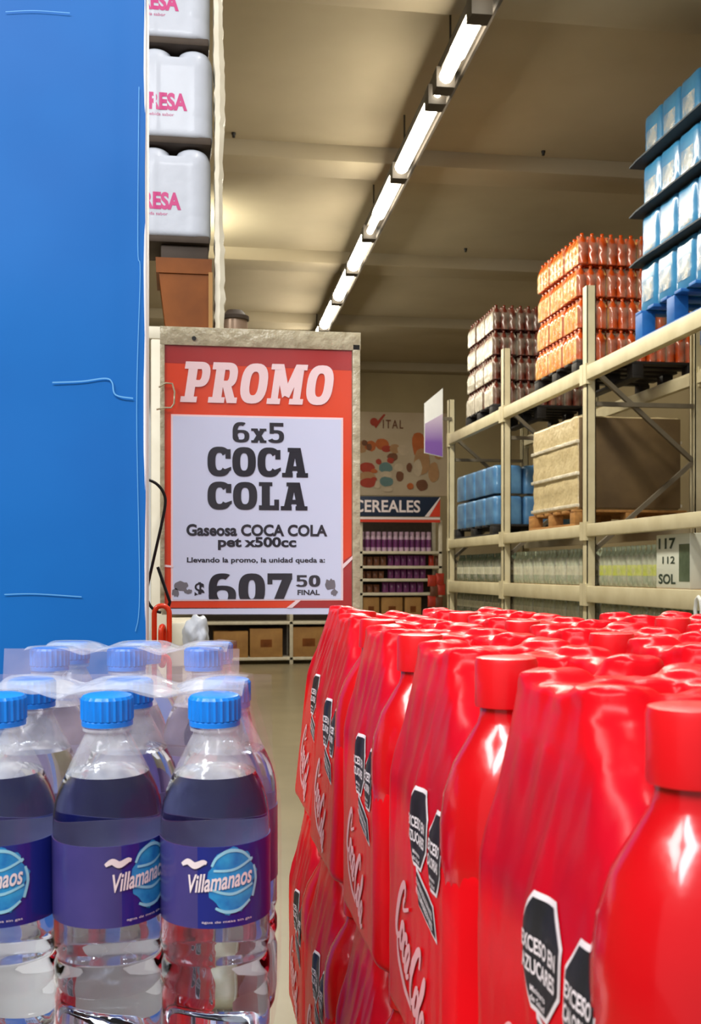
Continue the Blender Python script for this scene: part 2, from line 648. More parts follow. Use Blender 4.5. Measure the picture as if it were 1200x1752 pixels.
# ------------------------------------------------------------------ lamp row
zl = 3.42
A = at_z(808, 40, zl)
B = at_z(549, 568, zl)
dirl = (B - A).normalized()
pitch_l = Vector((-dirl.y, dirl.x, 0))


def along(py):
    """point on the lamp line at the height py in the picture"""
    best, t = None, -3.0
    # the line is level, so its depth follows from the height alone
    d = FPX * zl / (HORIZON - py)
    # intersect with the line through A, B : depth = (P-CAM).FW
    da, db = (A - CAM).dot(FW), (B - CAM).dot(FW)
    return A + (B - A) * ((d - da) / (db - da))


lamp = thing('lamp_row', 'long dark lamp housing with glowing tubes running along the ceiling', 'ceiling lamp', (A.x, A.y, A.z))


def loc_l(p):
    return p - Vector((A.x, A.y, A.z))


e0, e1 = along(-120), along(640)
bm = bmesh.new()
beam(bm, loc_l(e0) + Vector((.05, 0, .09)), loc_l(e1) + Vector((.05, 0, .09)), .17, .07)
obj('housing', bm, M['housing'], lamp)
bm = bmesh.new()
beam(bm, loc_l(e0) + Vector((.12, 0, .05)), loc_l(e1) + Vector((.12, 0, .05)), .02, .05)
obj('reflector', bm, M['housing'], lamp)
segs = ((-75, -20, .05), (27, 91, .055), (102, 132, .045), (147, 166, .025), (176, 286, .055), (305, 366, .06), (372, 396, .03), (407, 454, .065), (465, 506, .065), (520, 555, .065), (563, 590, .07), (597, 618, .07))
for y0_, y1_, r_ in segs:
    p, q = along(y0_), along(y1_)
    bm = bmesh.new()
    n = 6
    tube(bm, [loc_l(p + (q - p) * (i / n)) for i in range(n + 1)], r_, 12)
    obj('tube', bm, M['tube'], lamp)
for py in (14, 139, 168, 296, 400, 460, 512, 559, 593):
    p = along(py)
    bm = bmesh.new()
    q = loc_l(p)
    beam(bm, q - dirl * .07 + Vector((0, 0, 0)), q + dirl * .07 + Vector((0, 0, 0)), .13, .14)
    obj('tube_holder', bm, M['housing'], lamp)
for py in (-90, 140, 296, 400, 512, 593):
    p = along(py)
    bm = bmesh.new()
    tube(bm, [loc_l(p) + Vector((.05, 0, .1)), loc_l(p) + Vector((.05, 0, ZC - H - zl))], .008, 6)
    obj('hanger', bm, M['housing'], lamp)

# ------------------------------------------------------------------ pallet rack on the right
XF, XB = 3.26, 4.26
ups = [at_x(px, 977, XF).y for px in (767, 860, 1001)]
bay = 2.3
ups.append(ups[-1] - bay)
ups = sorted(ups)                                           # near ... far
ZT, ZM, ZS, ZU = H + 1.65, H + .377, H - .12, H - .86
rack = thing('pallet_rack', 'cream steel pallet rack along the right side of the aisle', 'rack', (XF, ups[0], 0))


def L(x, y, z):
    return Vector((x - XF, y - ups[0], z))


tops = [H + 2.35, H + 2.30, H + 2.25, H + 2.08]


def upright_bm(x, y, zt, front=1):
    bm = bmesh.new()
    o = L(x, y, 0)
    s = front
    # channel section: web faces the aisle, two flanges turned in, two lips
    for (a, b, c, d) in ((0, .008, -.05, .05), (.0, .075, -.05, -.042), (.0, .075, .042, .05), (.067, .075, -.05, -.022), (.067, .075, .022, .05)):
        x0_, x1_ = sorted((o.x + s * a, o.x + s * b))
        box(bm, x0_, x1_, o.y + c, o.y + d, 0, zt)
    return bm


for y, zt in zip(ups, tops):
    for x, s in ((XF, 1), (XB, -1)):
        up = obj('upright', upright_bm(x, y, zt, s), M['rack'], rack)
        q = L(x, y, 0)
        obj('foot_plate', nb(q.x - .06, q.x + .10 if s > 0 else q.x + .06, q.y - .07, q.y + .07, 0, .012), M['galv'], up)
    z = .25
    k = 0
    while z < min(zt, ZT + .3) - .75:
        bm = bmesh.new()
        a, b = (XF + .06, XB - .06) if k % 2 == 0 else (XB - .06, XF + .06)
        beam(bm, L(a, y + .01, z), L(b, y + .01, z + .75), .035, .035)
        obj('brace', bm, M['galv'], rack)
        z += .75
        k += 1
    for zz in (.25, ZM - .35, ZT - .3):
        bm = bmesh.new()
        beam(bm, L(XF + .06, y - .02, zz), L(XB - .06, y - .02, zz), .035, .035)
        obj('brace', bm, M['galv'], rack)
for y0_, y1_ in zip(ups, ups[1:]):
    for zt, hh in ((ZT, .115), (ZM, .10), (ZS, .13), (ZU, .11)):
        for x, s in ((XF - .012, 1), (XB, -1)):
            bm = bmesh.new()
            q0, q1 = L(x, y0_ + .05, 0), L(x, y1_ - .05, 0)
            x0_, x1_ = sorted((q0.x, q0.x + s * .045))
            box(bm, x0_, x1_, q0.y, q1.y, zt - hh, zt, bev=.006)
            # stepped lip along the top of the beam and end connectors
            xs = sorted((q0.x + s * .045, q0.x + s * .060))
            box(bm, xs[0], xs[1], q0.y, q1.y, zt - hh, zt - .03)
            xs = sorted((q0.x - s * .006, q0.x + s * .05))
            box(bm, xs[0], xs[1], q0.y - .045, q0.y + .02, zt - hh - .03, zt + .02)
            box(bm, xs[0], xs[1], q1.y - .02, q1.y + .045, zt - hh - .03, zt + .02)
            obj('beam', bm, M['rack'], rack)
    for zt in (ZS, ZU):                                     # plank decks on the two low levels
        q0, q1 = L(XF + .05, y0_ + .06, 0), L(XB - .05, y1_ - .06, 0)
        obj('deck', nb(q0.x, q1.x, q0.y, q1.y, zt - .03, zt), M['cardboard_pale'], rack)


# ------------------------------------------------------------------ pallets
def make_pallet(label, m, w, l, h=.14, loc=(0, 0, 0)):
    t = thing('pallet', label, 'pallet', loc)
    n = 6
    for i in range(n):
        y = -l / 2 + (l - .10) * i / (n - 1)
        obj('deck_board', nb(-w / 2, w / 2, y, y + .10, h - .022, h, bev=.003), m, t)
    for x in (-w / 2, -.05, w / 2 - .10):
        for y in (-l / 2, -.06, l / 2 - .12):
            obj('block', nb(x, x + .10, y, y + .12, .022, h - .022, bev=.003), m, t)
        obj('bottom_board', nb(x, x + .10, -l / 2, l / 2, 0, .022, bev=.003), m, t)
    return t


# ------------------------------------------------------------------ soda loads on the top beams
soda_prof = ((.036, 0), (.043, .006), (.044, .02), (.044, .085), (.042, .10), (.044, .115), (.044, .165), (.040, .19), (.030, .215), (.018, .235), (.013, .243), (.013, .247), (.0155, .248), (.0155, .264), (.014, .266))


def make_soda_pack(name, label, m_b, m_f, cat, nx=3, ny=4, p=.09):
    t = thing(name, label, cat)
    bm = bmesh.new()
    lathe(bm, soda_prof, 14)
    me = None
    for i in range(nx):
        for j in range(ny):
            x, y = (i - (nx - 1) / 2) * p, (j - (ny - 1) / 2) * p
            if me is None:
                o = obj('bottle', bm, m_b, t, (x, y, 0))
                me = o.data
            else:
                o = bpy.data.objects.new('bottle', me)
                COL.objects.link(o)
                o.parent = t
                o.location = (x, y, 0)
    # film sleeve round the pack, scalloped by the bottles
    f = bmesh.new()
    hx, hy = nx * p / 2 + .002, ny * p / 2 + .002
    zs = (0, .03, .09, .15, .18, .215, .238)
    inset = (.004, 0, .002, 0, .006, .024, .034)
    rings = []
    for z, ins in zip(zs, inset):
        rr = []
        for sx, sy, n in ((0, -1, nx), (1, 0, ny), (0, 1, nx), (-1, 0, ny)):
            m_ = n * 4
            for k in range(m_):
                u = k / m_ * 2 - 1
                sc = .006 * (1 - abs(math.cos(PI * n * (u + 1) / 2 + PI / 2)))
                dd = 1 - (ins + sc) / (hy if sy else hx)
                if sy == -1:
                    c = (u * hx, -hy * dd)
                elif sx == 1:
                    c = (hx * dd, u * hy)
                elif sy == 1:
                    c = (-u * hx, hy * dd)
                else:
                    c = (-hx * dd, -u * hy)
                jit = .004 * mnoise.noise(Vector((c[0] * 30, c[1] * 30, z * 30)))
                rr.append(f.verts.new((c[0] * (1 + jit), c[1] * (1 + jit), z)))
        rings.append(rr)
    for a, b in zip(rings, rings[1:]):
        for k in range(len(a)):
            j = (k + 1) % len(a)
            f.faces.new((a[k], a[j], b[j], b[k]))
    fo = obj('film_sleeve', f, [M['film_clear'], m_f], t)
    for p in fo.data.polygons:
        p.material_index = 1 if p.normal.x < -.6 else 0
    return t


ORD = ('first', 'second', 'third', 'fourth', 'fifth', 'sixth', 'seventh', 'eighth')
TIER = ('bottom', 'second', 'third', 'top')


def soda_load(px_near, colour, m_b, m_f, pal_mat, pal_label, name, cat, th, group):
    yn = at_x(px_near, 977, XF + .06).y
    pal = make_pallet(pal_label, pal_mat, 1.10, 1.12, loc=(XF + .08 + .55, yn + .56, ZT))
    first = None
    PX, PY = .272, .366
    for tier in range(4):
        spots = [(i, 0) for i in range(4)] + [(0, j) for j in (1, 2)]
        for (i, j) in spots:
            loc = (XF + .08 + .139 + i * PX + random.uniform(-.008, .008) + tier * .004, yn + .186 + j * PY + random.uniform(-.008, .008), ZT + .141 + tier * th)
            where = ('at its aisle corner', 'second from the aisle', 'third from the aisle', 'at the wall-side corner')[i] if j == 0 else ('in the middle of its aisle side', 'at the far end of its aisle side')[j - 1]
            lab = '%s, %s tier, %s' % (colour, TIER[tier], where)
            if first is None:
                first = make_soda_pack(name, lab, m_b, m_f, cat)
                first.location = loc
                first['group'] = group
            else:
                dup(first, loc, (0, 0, random.uniform(-.02, .02)), lab, group)


soda_load(983, 'amber soda bottle pack', M['orange_soda'], M['amber_film'], M['black_pallet'], 'black pallet under the amber soda packs on the top beam', 'orange_soda_pack', 'soda pack', .272, 'orange soda packs on the top beam')
soda_load(840, 'dark soda pack in silvery film', M['brown_soda'], M['silver_film'], M['black_pallet'], 'black pallet under the silvery dark soda packs on the top beam', 'dark_soda_pack', 'soda pack', .268, 'dark soda packs on the top beam')


# ------------------------------------------------------------------ blue water load nearest the camera
def make_jug_pack(name, label, m, w, l, h, cat, loc=(0, 0, 0), n=2, label_m=None):
    """shrink-wrapped pack of big water jugs: rounded block with domed shoulders and a bulge per jug"""
    t = thing(name, label, cat, loc)
    bm = bmesh.new()
    seg = 10 * n
    prof = ((0.0, .95), (.03, 1), (.35, .99), (.45, .98), (.55, 1), (.84, .995), (.92, .97), (.97, .90), (1.0, .74))
    rings = []
    for zf, s in prof:
        rr = []
        N = 64
        for k in range(N):
            a = 2 * PI * k / N
            c, sn = math.cos(a), math.sin(a)
            e = .20
            x = math.copysign(abs(c) ** e, c)
            y = math.copysign(abs(sn) ** e, sn)
            bul = 1 - .035 * (1 - abs(math.cos(PI * n * (y + 1) / 2 + PI / 2)))
            rr.append(bm.verts.new((x * w / 2 * (1 - (1 - s) * .55) * bul, y * l / 2 * (1 - (1 - s) * .45), zf * h)))
        rings.append(rr)
    for a, b in zip(rings, rings[1:]):
        for k in range(len(a)):
            j = (k + 1) % len(a)
            bm.faces.new((a[k], a[j], b[j], b[k]))
    bm.faces.new(list(reversed(rings[0])))
    bm.faces.new(rings[-1])
    obj('wrapped_jugs', bm, m, t)
    for k in range(n):
        b2 = bmesh.new()
        lathe(b2, ((.022, 0), (.024, .003), (.024, .02), (.02, .023)), 14)
        obj('cap', b2, M['blue_cap'], t, (0, (k - (n - 1) / 2) * l / n, h * .985))
    if label_m:
        b3 = bmesh.new()
        box(b3, -w / 2 - .001, -w / 2 + .004, -l * .30, l * .30, h * .18, h * .62, bev=.0015)
        obj('label', b3, label_m, t)
    return t


yb1 = at_x(1092, 977, XF + .04).y
yb0 = yb1 - 1.16
make_pallet('bright blue pallet on the top beam under the blue water stack', M['blue_pallet'], 1.10, 1.16, h=.215, loc=(XF + .02 + .55, (yb0 + yb1) / 2, ZT))
jp = None
zt = ZT + .217
for tier in range(4):
    for j in range(4):
        loc = (XF + .05 + .17 + .01 * tier, yb1 - .145 - j * .288, zt + tier * .360)
        lab = 'blue wrapped water jug pack, %s tier, %s from the far end' % (TIER[tier], ORD[j])
        if jp is None:
            jp = make_jug_pack('water_jug_pack', lab, M['blue_water'], .34, .289, .336, 'water pack', loc, 2, M['film_thin'])
            jp['group'] = 'blue water packs on the blue pallet'
        else:
            dup(jp, loc, None, lab, 'blue water packs on the blue pallet')
    if tier < 3:
        bm = bmesh.new()
        zz = zt + tier * .360 + .346
        N = 10
        g = []
        for a in range(5):
            for b in range(N + 1):
                u, v = a / 4, b / N
                x = XF - .01 + u * 1.08
                y = yb0 - .01 + v * (yb1 - yb0 + .05)
                z = zz + .004 * mnoise.noise(Vector((x * 4, y * 4, tier))) - (.012 if b == N else 0)
                g.append(bm.verts.new((x, y, z)))
        for a in range(4):
            for b in range(N):
                bm.faces.new((g[a * (N + 1) + b], g[(a + 1) * (N + 1) + b], g[(a + 1) * (N + 1) + b + 1], g[a * (N + 1) + b + 1]))
        ex = bmesh.ops.extrude_face_region(bm, geom=list(bm.faces))
        for v in [e for e in ex['geom'] if isinstance(e, bmesh.types.BMVert)]:
            v.co.z += .012
        bmesh.ops.recalc_face_normals(bm, faces=bm.faces)
        tag(obj('slip_sheet', bm, M['slip'], smooth=30), 'dark cardboard slip sheet above the %s tier of blue water packs' % TIER[tier], 'slip sheet', 'slip sheets in the blue water stack')

# ------------------------------------------------------------------ middle level: wrapped load and blue crates
yw0 = at_x(986, 977, XF + .05).y
yw1 = at_x(907, 977, XF + .05).y
lw = yw1 - yw0
make_pallet('wooden pallet on the middle beam under the cream wrapped load', M['wood_pallet'], 1.0, lw, h=.14, loc=(XF + .04 + .5, (yw0 + yw1) / 2, ZM))
t = thing('wrapped_pallet_load', 'tall cream stretch-wrapped load on the wooden pallet', 'pallet load', (XF + .05 + .48, (yw0 + yw1) / 2, ZM + .142))
bm = bmesh.new()
box(bm, -.46, .46, -lw / 2 + .03, lw / 2 - .03, 0, .79, bev=.02, seg=3)
bmesh.ops.subdivide_edges(bm, edges=[e for e in bm.edges if e.calc_length() > .2], cuts=14, use_grid_fill=True)
for v in bm.verts:
    v.co += v.co.normalized() * (.010 * mnoise.noise(v.co * 9) + .006 * math.sin(v.co.z * 40))
obj('stretch_wrap', bm, M['pale_wrap'], t, smooth=60)
obj('shaded_carton_face', nb(-.445, .455, -lw / 2 + .004, -lw / 2 + .03, .012, .775, bev=.006), M['carton_shade_brown'], t)  # brown cartons on the near side, colour darkened for the shade there
for k in range(3):
    bm = bmesh.new()
    box(bm, -.475, .475, -lw / 2 + .015, lw / 2 - .015, .02 + k * .27, .05 + k * .27, bev=.006)
    obj('film_band', bm, M['silver_film'], t)

yc0 = at_x(845, 977, XF + .05).y
jp2 = None
make_pallet('black pallet under the blue jug crates on the middle beam', M['black_pallet'], 1.0, 1.66, h=.12, loc=(XF + .04 + .5, yc0 + .83, ZM))
for tier in range(2):
    for (i, j) in ((0, 0), (0, 1), (0, 2), (0, 3), (1, 0), (2, 0)):
        loc = (XF + .05 + .165 + i * .325, yc0 + .20 + j * .41, ZM + .122 + tier * .325)
        where = ('%s along its aisle side' % ORD[j]) if i == 0 else ('%s from the aisle on its near side' % ORD[i])
        lab = 'deep blue jug pack, %s tier, %s' % (('lower', 'upper')[tier], where)
        if jp2 is None:
            jp2 = make_jug_pack('blue_jug_pack', lab, M['blue_jug_dark'], .315, .40, .30, 'water pack', loc, 2)
            jp2['group'] = 'deep blue jug packs on the middle beam'
        else:
            dup(jp2, loc, None, lab, 'deep blue jug packs on the middle beam')

# ------------------------------------------------------------------ low levels: bottle packs along the rack front
low_prof = ((.034, 0), (.041, .006), (.042, .02), (.042, .19), (.036, .225), (.022, .26), (.0135, .28), (.0135, .288), (.016, .289), (.016, .308), (.0145, .31))


def make_low_pack(name, label, mb, ml, cat='bottle pack', nx=2, ny=3, p=.088):
    t = thing(name, label, cat)
    bm = bmesh.new()
    lathe(bm, low_prof, 14)
    lb = bmesh.new()
    lathe(lb, ((.0426, .085), (.0430, .09), (.0430, .16), (.0426, .165)), 14, caps=False)
    m1 = m2 = None
    for i in range(nx):
        for j in range(ny):
            x, y = (i - (nx - 1) / 2) * p, (j - (ny - 1) / 2) * p
            if m1 is None:
                b = obj('bottle', bm, mb, t, (x, y, 0))
                l = obj('label', lb, ml, b)
                m1, m2 = b.data, l.data
            else:
                b = bpy.data.objects.new('bottle', m1)
                COL.objects.link(b)
                b.parent = t
                b.location = (x, y, 0)
                l = bpy.data.objects.new('label', m2)
                COL.objects.link(l)
                l.parent = b
    hx, hy = nx * p / 2 + .001, ny * p / 2 + .001
    f = nb(-hx, hx, -hy, hy, .002, .245, bev=.03, seg=3)
    obj('film_sleeve', f, M['film_thin'], t)
    return t


pk = {}


def low_row(key, name, mb, ml, y0_, y1_, z, words, group, skip=0):
    n = int((y1_ - y0_) / .272)
    for j in range(n):
        loc = (XF + .16, y0_ + .136 + j * (y1_ - y0_) / n, z)
        lab = '%s, %s from its near end' % (words, ORD[j])
        if key not in pk:
            pk[key] = make_low_pack(name, lab, mb, ml)
            pk[key].location = loc
            pk[key]['group'] = group
        else:
            dup(pk[key], loc, (0, 0, random.uniform(-.03, .03)), lab, group)


ycart = at_x(1120, 977, XF + .05).y
low_row('lime', 'lime_label_pack', M['pale_bottle'], M['lime_label'], ycart + .02, ups[1] - .08, ZS, 'lime-labelled bottle pack on shelf below the dark bay', 'lime-labelled packs on the low shelf')
low_row('pale', 'pale_label_pack', M['pale_bottle'], M['pale_label'], ups[1] + .08, ups[2] - .08, ZS, 'pale bottle pack on shelf under the cream wrapped load', 'pale packs on the low shelf')
low_row('green', 'green_bottle_pack', M['green_bottle'], M['pale_label'], ups[2] + .08, ups[3] - .08, ZS, 'greenish bottle pack on shelf under the blue jug packs', 'greenish packs on the low shelf')
for b_, (wd, kk) in enumerate((('nearest bay', 'pale'), ('middle bay', 'pale'), ('farthest bay', 'green'))):
    low_row(kk, '', None, None, ups[b_] + .08, ups[b_ + 1] - .08, H - .50, 'bottle pack below the shelf board in the %s' % wd, 'packs below the shelf board')
    q0, q1 = L(XF + .05, ups[b_] + .06, 0), L(XB - .05, ups[b_ + 1] - .06, 0)
    obj('deck', nb(q0.x, q1.x, q0.y, q1.y, H - .53, H - .503), M['rack'], rack)

# white printed carton
y0c = at_x(1178, 977, XF + .05).y
t = thing('printed_carton', 'white carton with dark green print at the near end of the low shelf', 'carton', (XF + .06, y0c, ZS))
obj('carton_body', nb(0, .34, 0, ycart - y0c - .01, .0, .37, bev=.006), M['carton_white'], t)
f_c = lambda u, v: Vector((-.0015, u, v))
wc = ycart - y0c - .01
prints = text_polys('117', .03)
obj('print', polys_bm(fit(prints, wc * .92, wc * .40, .27, .345), f_c), M['carton_ink'], t)
obj('print', polys_bm(fit(text_polys('112', .02), wc * .80, wc * .42, .17, .22), f_c), M['carton_ink'], t)
obj('print', polys_bm(fit(text_polys('SOL', .03), wc * .92, wc * .40, .03, .10), f_c), M['carton_ink'], t)
bm = bmesh.new()
box(bm, -.0015, .001, .0, wc * .30, .05, .30)
obj('green_panel', bm, M['green_bottle'], t)
# white handle hanging at the shelf edge
t = at_x(1190, 1035, XF - .05)
bm = bmesh.new()
tube(bm, [(0, -.035, -.09), (0, -.045, -.03), (0, -.03, .03), (0, .0, .05), (0, .03, .03), (0, .045, -.03), (0, .035, -.09)], .012, 8)
tag(obj('shelf_hook', bm, M['white_board'], loc=(XF - .028, t.y, t.z)), 'white curved hook hanging at the rack shelf edge', 'hook')

# ------------------------------------------------------------------ end of the hall: cereal shelving
YG = at_d(600, 1135, FPX * H / 158).y
p0 = at_y(330, 900, YG)
p1 = at_y(757, 900, YG)
gx0, gx1 = p0.x, p1.x


def zpix(py, Y=None, px=690):
    return at_y(px, py, Y or YG).z


gon = thing('shelving_unit', 'cream metal shelving at the end of the aisle under the cereal sign', 'shelving', (gx0, YG, 0))
W_ = gx1 - gx0
gdep = .55
shelf_z = [zpix(943), zpix(968), zpix(990), zpix(1014), zpix(1062), zpix(1122)]
for x in [0, W_ * .38, W_ * .66, W_ - .06]:
    obj('post', nb(x, x + .06, 0, .05, 0, zpix(890), bev=.004), M['cream'], gon)
    obj('post', nb(x, x + .06, gdep - .05, gdep, 0, zpix(890), bev=.004), M['cream'], gon)
for z in shelf_z:
    obj('shelf', nb(0, W_, .0, gdep, z - .05, z, bev=.005), M['cream'], gon)
obj('back_panel', nb(0, W_, gdep, gdep + .02, .1, zpix(890)), M['dark_gap'], gon)

hx0 = at_y(560, 868, YG).x
hx1 = at_y(752, 868, YG).x
hz0, hz1 = zpix(884), zpix(850)
hd = thing('header_sign', 'navy sign reading CEREALES above the end shelving', 'sign', (hx0, YG - .06, hz0))
hw, hh = hx1 - hx0, hz1 - hz0
obj('board', nb(0, hw, 0, .03, 0, hh, bev=.004), M['navy'], hd)
fh = lambda u, v: Vector((u, -.003, v))
tx0, tx1 = at_y(604, 868, YG).x - hx0, at_y(718, 868, YG).x - hx0
obj('lettering', polys_bm(fit(text_polys('CEREALES', .02), tx0, tx1, hh * .20, hh * .82), fh), M['white_print'], hd)
obj('white_slash', polys_bm(([(hw * .86, 0), (hw * .90, 0), (hw, hh * .92), (hw, hh)], [(0, 1, 2, 3)]), fh), M['white_print'], hd)
obj('red_corner', polys_bm(([(hw * .90, 0), (hw, 0), (hw, hh * .88)], [(0, 1, 2)]), fh), M['header_red'], hd)
obj('white_strip', nb(0, hw, -.002, .02, -.05, -.012), M['white_print'], hd)
obj('red_strip', nb(0, hw, -.002, .02, -.10, -.055), M['header_red'], hd)

# products on the end shelves


def jar_bm(w, h):
    bm = bmesh.new()
    lathe(bm, ((w * .44, 0), (w * .48, .01), (w * .48, h * .7), (w * .40, h * .78), (w * .40, h * .80), (w * .43, h * .81), (w * .43, h * .98), (w * .40, h)), 14)
    return bm


def bag_bm(w, h, d=.10):
    bm = bmesh.new()
    N, K = 8, 10
    rings = []
    for k in range(K + 1):
        v = k / K
        thick = d / 2 * (math.sin(PI * min(1, v * .9 + .12)) ** .6 if v < .99 else .03)
        wd = w / 2 * (1 - .06 * math.sin(PI * v))
        rr = []
        for i in range(16):
            a = 2 * PI * i / 16
            c, s = math.cos(a), math.sin(a)
            rr.append(bm.verts.new((wd * math.copysign(abs(c) ** .5, c), max(thick, .004) * math.copysign(abs(s) ** .8, s), v * h)))
        rings.append(rr)
    for a, b in zip(rings, rings[1:]):
        for i in range(16):
            j = (i + 1) % 16
            bm.faces.new((a[i], a[j], b[j], b[i]))
    bm.faces.new(list(reversed(rings[0])))
    bm.faces.new(rings[-1])
    return bm


def shelf_row(name, cat, make, mats, px0, px1, z, n, words, group, lblm=None, shelf_h=.2):
    xs = [at_y(px, 977, YG).x for px in (px0, px1)]
    protos = []
    for i in range(n):
        x = xs[0] + (xs[1] - xs[0]) * (i + .5) / n
        loc = (x, YG + .14 + random.uniform(-.01, .02), z)
        lab = '%s, number %d from the sign post' % (words, i + 1)
        lab = '%s, %s' % (words, ('%s from the left end' % ORD[i]) if i < 8 else '%s from the right end' % ORD[n - 1 - i])
        k = i % len(mats)
        if len(protos) <= k:
            o = obj(name, make((xs[1] - xs[0]) / n * .94, shelf_h), mats[k], loc=loc)
            if lblm:
                w = (xs[1] - xs[0]) / n * .94
                bm = bmesh.new()
                lathe(bm, ((w * .485, shelf_h * .2), (w * .49, shelf_h * .22), (w * .49, shelf_h * .58), (w * .485, shelf_h * .6)), 14, caps=False)
                obj('label', bm, lblm, o)
            tag(o, lab, cat, group)
            protos.append(o)
        else:
            dup(protos[k], loc, (0, 0, random.uniform(-.1, .1)), lab, group)


shelf_row('cereal_jar', 'jar', jar_bm, [M['mauve_pot']], 617, 742, shelf_z[0] + .001, 13, 'mauve jar on the upper end shelf under the cereal sign', 'mauve jars on the upper end shelf', M['purple_bag'], .34)
shelf_row('cereal_bag', 'bag', bag_bm, [M['brown_bag']], 618, 664, shelf_z[1] + .001, 4, 'dark brown bag on the second end shelf', 'brown bags on the second end shelf', None, .16)
shelf_row('cereal_bag', 'bag', bag_bm, [M['purple_bag']], 666, 732, shelf_z[1] + .001, 6, 'purple bag on the second end shelf', 'purple bags on the second end shelf', None, .18)
shelf_row('cereal_bag', 'bag', bag_bm, [M['brown_bag']], 618, 660, shelf_z[2] + .001, 4, 'dark brown bag on the third end shelf', 'brown bags on the third end shelf', None, .13)
shelf_row('cereal_bag', 'bag', bag_bm, [M['purple_bag']], 666, 732, shelf_z[2] + .001, 6, 'purple bag on the third end shelf', 'purple bags on the third end shelf', None, .17)
shelf_row('cereal_bag', 'bag', bag_bm, [M['brown_bag']], 618, 652, shelf_z[3] + .001, 3, 'dark brown bag on the fourth end shelf', 'brown bags on the fourth end shelf', None, .14)
shelf_row('cereal_bag', 'bag', bag_bm, [M['purple_bag']], 656, 728, shelf_z[3] + .001, 6, 'purple bag on the fourth end shelf', 'purple bags on the fourth end shelf', None, .18)
shelf_row('snack_bag', 'bag', bag_bm, [M['red_bag'], M['brown_bag']], 736, 756, shelf_z[1] + .001, 2, 'red or brown bag beside the rack end, second end shelf', 'bags beside the rack end', None, .18)


def carton(name, x0, x1, y0_, z0, z1, m, label, dep=.4):
    t = thing(name, label, 'carton', ((x0 + x1) / 2, y0_, z0))
    w = (x1 - x0) / 2
    obj('body', nb(-w, w, 0, dep, 0, z1 - z0, bev=.006), m, t)
    obj('tape', nb(-w * .12, w * .12, -.002, dep + .002, z1 - z0 - .002, z1 - z0 + .002), M['cardboard'], t)
    obj('side_print', nb(-w * .35, w * .35, -.002, .001, (z1 - z0) * .35, (z1 - z0) * .62), M['cardboard'], t)
    return t


zz = shelf_z[5] + .001
for i, (a, b, top) in enumerate(((366, 425, 1078), (428, 484, 1074), (498, 560, 1072), (622, 668, 1076), (672, 720, 1080))):
    xa, xb = at_y(a, 1100, YG).x, at_y(b, 1100, YG).x
    carton('cardboard_carton', xa, xb, YG + .04, zz, zpix(top), M['cardboard_pale'],
           ('tan carton on bottom end shelf beside the orange chain', 'tan carton on bottom end shelf below middle of the promo sign', 'tan carton on bottom end shelf beside the red stack', 'tan carton on bottom end shelf behind the red stack', 'tan carton on bottom end shelf nearest the pallet rack')[i])
for i, (a, b) in enumerate(((622, 650), (654, 690), (694, 722))):
    xa, xb = at_y(a, 1040, YG).x, at_y(b, 1040, YG).x
    carton('cardboard_carton', xa, xb, YG + .04, shelf_z[4] + .001, zpix(1022), M['cardboard_pale'],
           ('small tan carton on fifth end shelf beside the promo sign', 'wide tan carton in middle of the fifth end shelf', 'small tan carton on fifth end shelf nearest the rack')[i])
# red display figure-like stand of bags at the rack end
q = at_y(746, 1000, YG - .5)
t = thing('bag_display', 'small stand hung with red and brown bags at the far rack end', 'display stand', (q.x, YG - .5, 0))
obj('pole', nb(-.02, .02, -.02, .02, 0, at_y(746, 975, YG - .5).z, bev=.003), M['dark_gap'], t)
obj('foot', nb(-.18, .18, -.18, .18, 0, .03, bev=.005), M['dark_gap'], t)
for i, (px, py, mm) in enumerate(((738, 1003, 'red_bag'), (752, 1000, 'red_bag'), (742, 1020, 'brown_bag'), (754, 1018, 'red_bag'), (738, 1038, 'red_bag'), (750, 1040, 'brown_bag'))):
    r = at_y(px, py, YG - .5)
    obj('hanging_bag', bag_bm(.15, .19, .06), M[mm], t, (r.x - q.x, -.05, r.z))

# poster on the back wall
pw0, pw1 = at_y(560, 775, YB), at_y(775, 775, YB)
pz0, pz1 = at_y(690, 848, YB).z, at_y(690, 706, YB).z
po = thing('wall_poster', 'large cream poster with food pictures and a tick logo on the end wall', 'poster', (pw0.x, YB - .012, pz0))
pw, ph = pw1.x - pw0.x, pz1 - pz0
obj('sheet', nb(0, pw, 0, .01, 0, ph), M['poster'], po)


def pp(px, py):
    r = at_y(px, py, YB - .014)
    return (r.x - pw0.x, r.z - pz0)


def blob(bm, px, py, rx, ry, n=14, y=-.003, wob=.18, seed=0):
    c = pp(px, py)
    s = YB / FPX * 1.01
    vs = []
    for i in range(n):
        a = 2 * PI * i / n
        k = 1 + wob * mnoise.noise(Vector((math.cos(a) * 1.5 + seed, math.sin(a) * 1.5, seed * 3.1)))
        vs.append(bm.verts.new((c[0] + rx * s * k * math.cos(a), y, c[1] + ry * s * k * math.sin(a))))
    f = bm.faces.new(vs)
    return bm


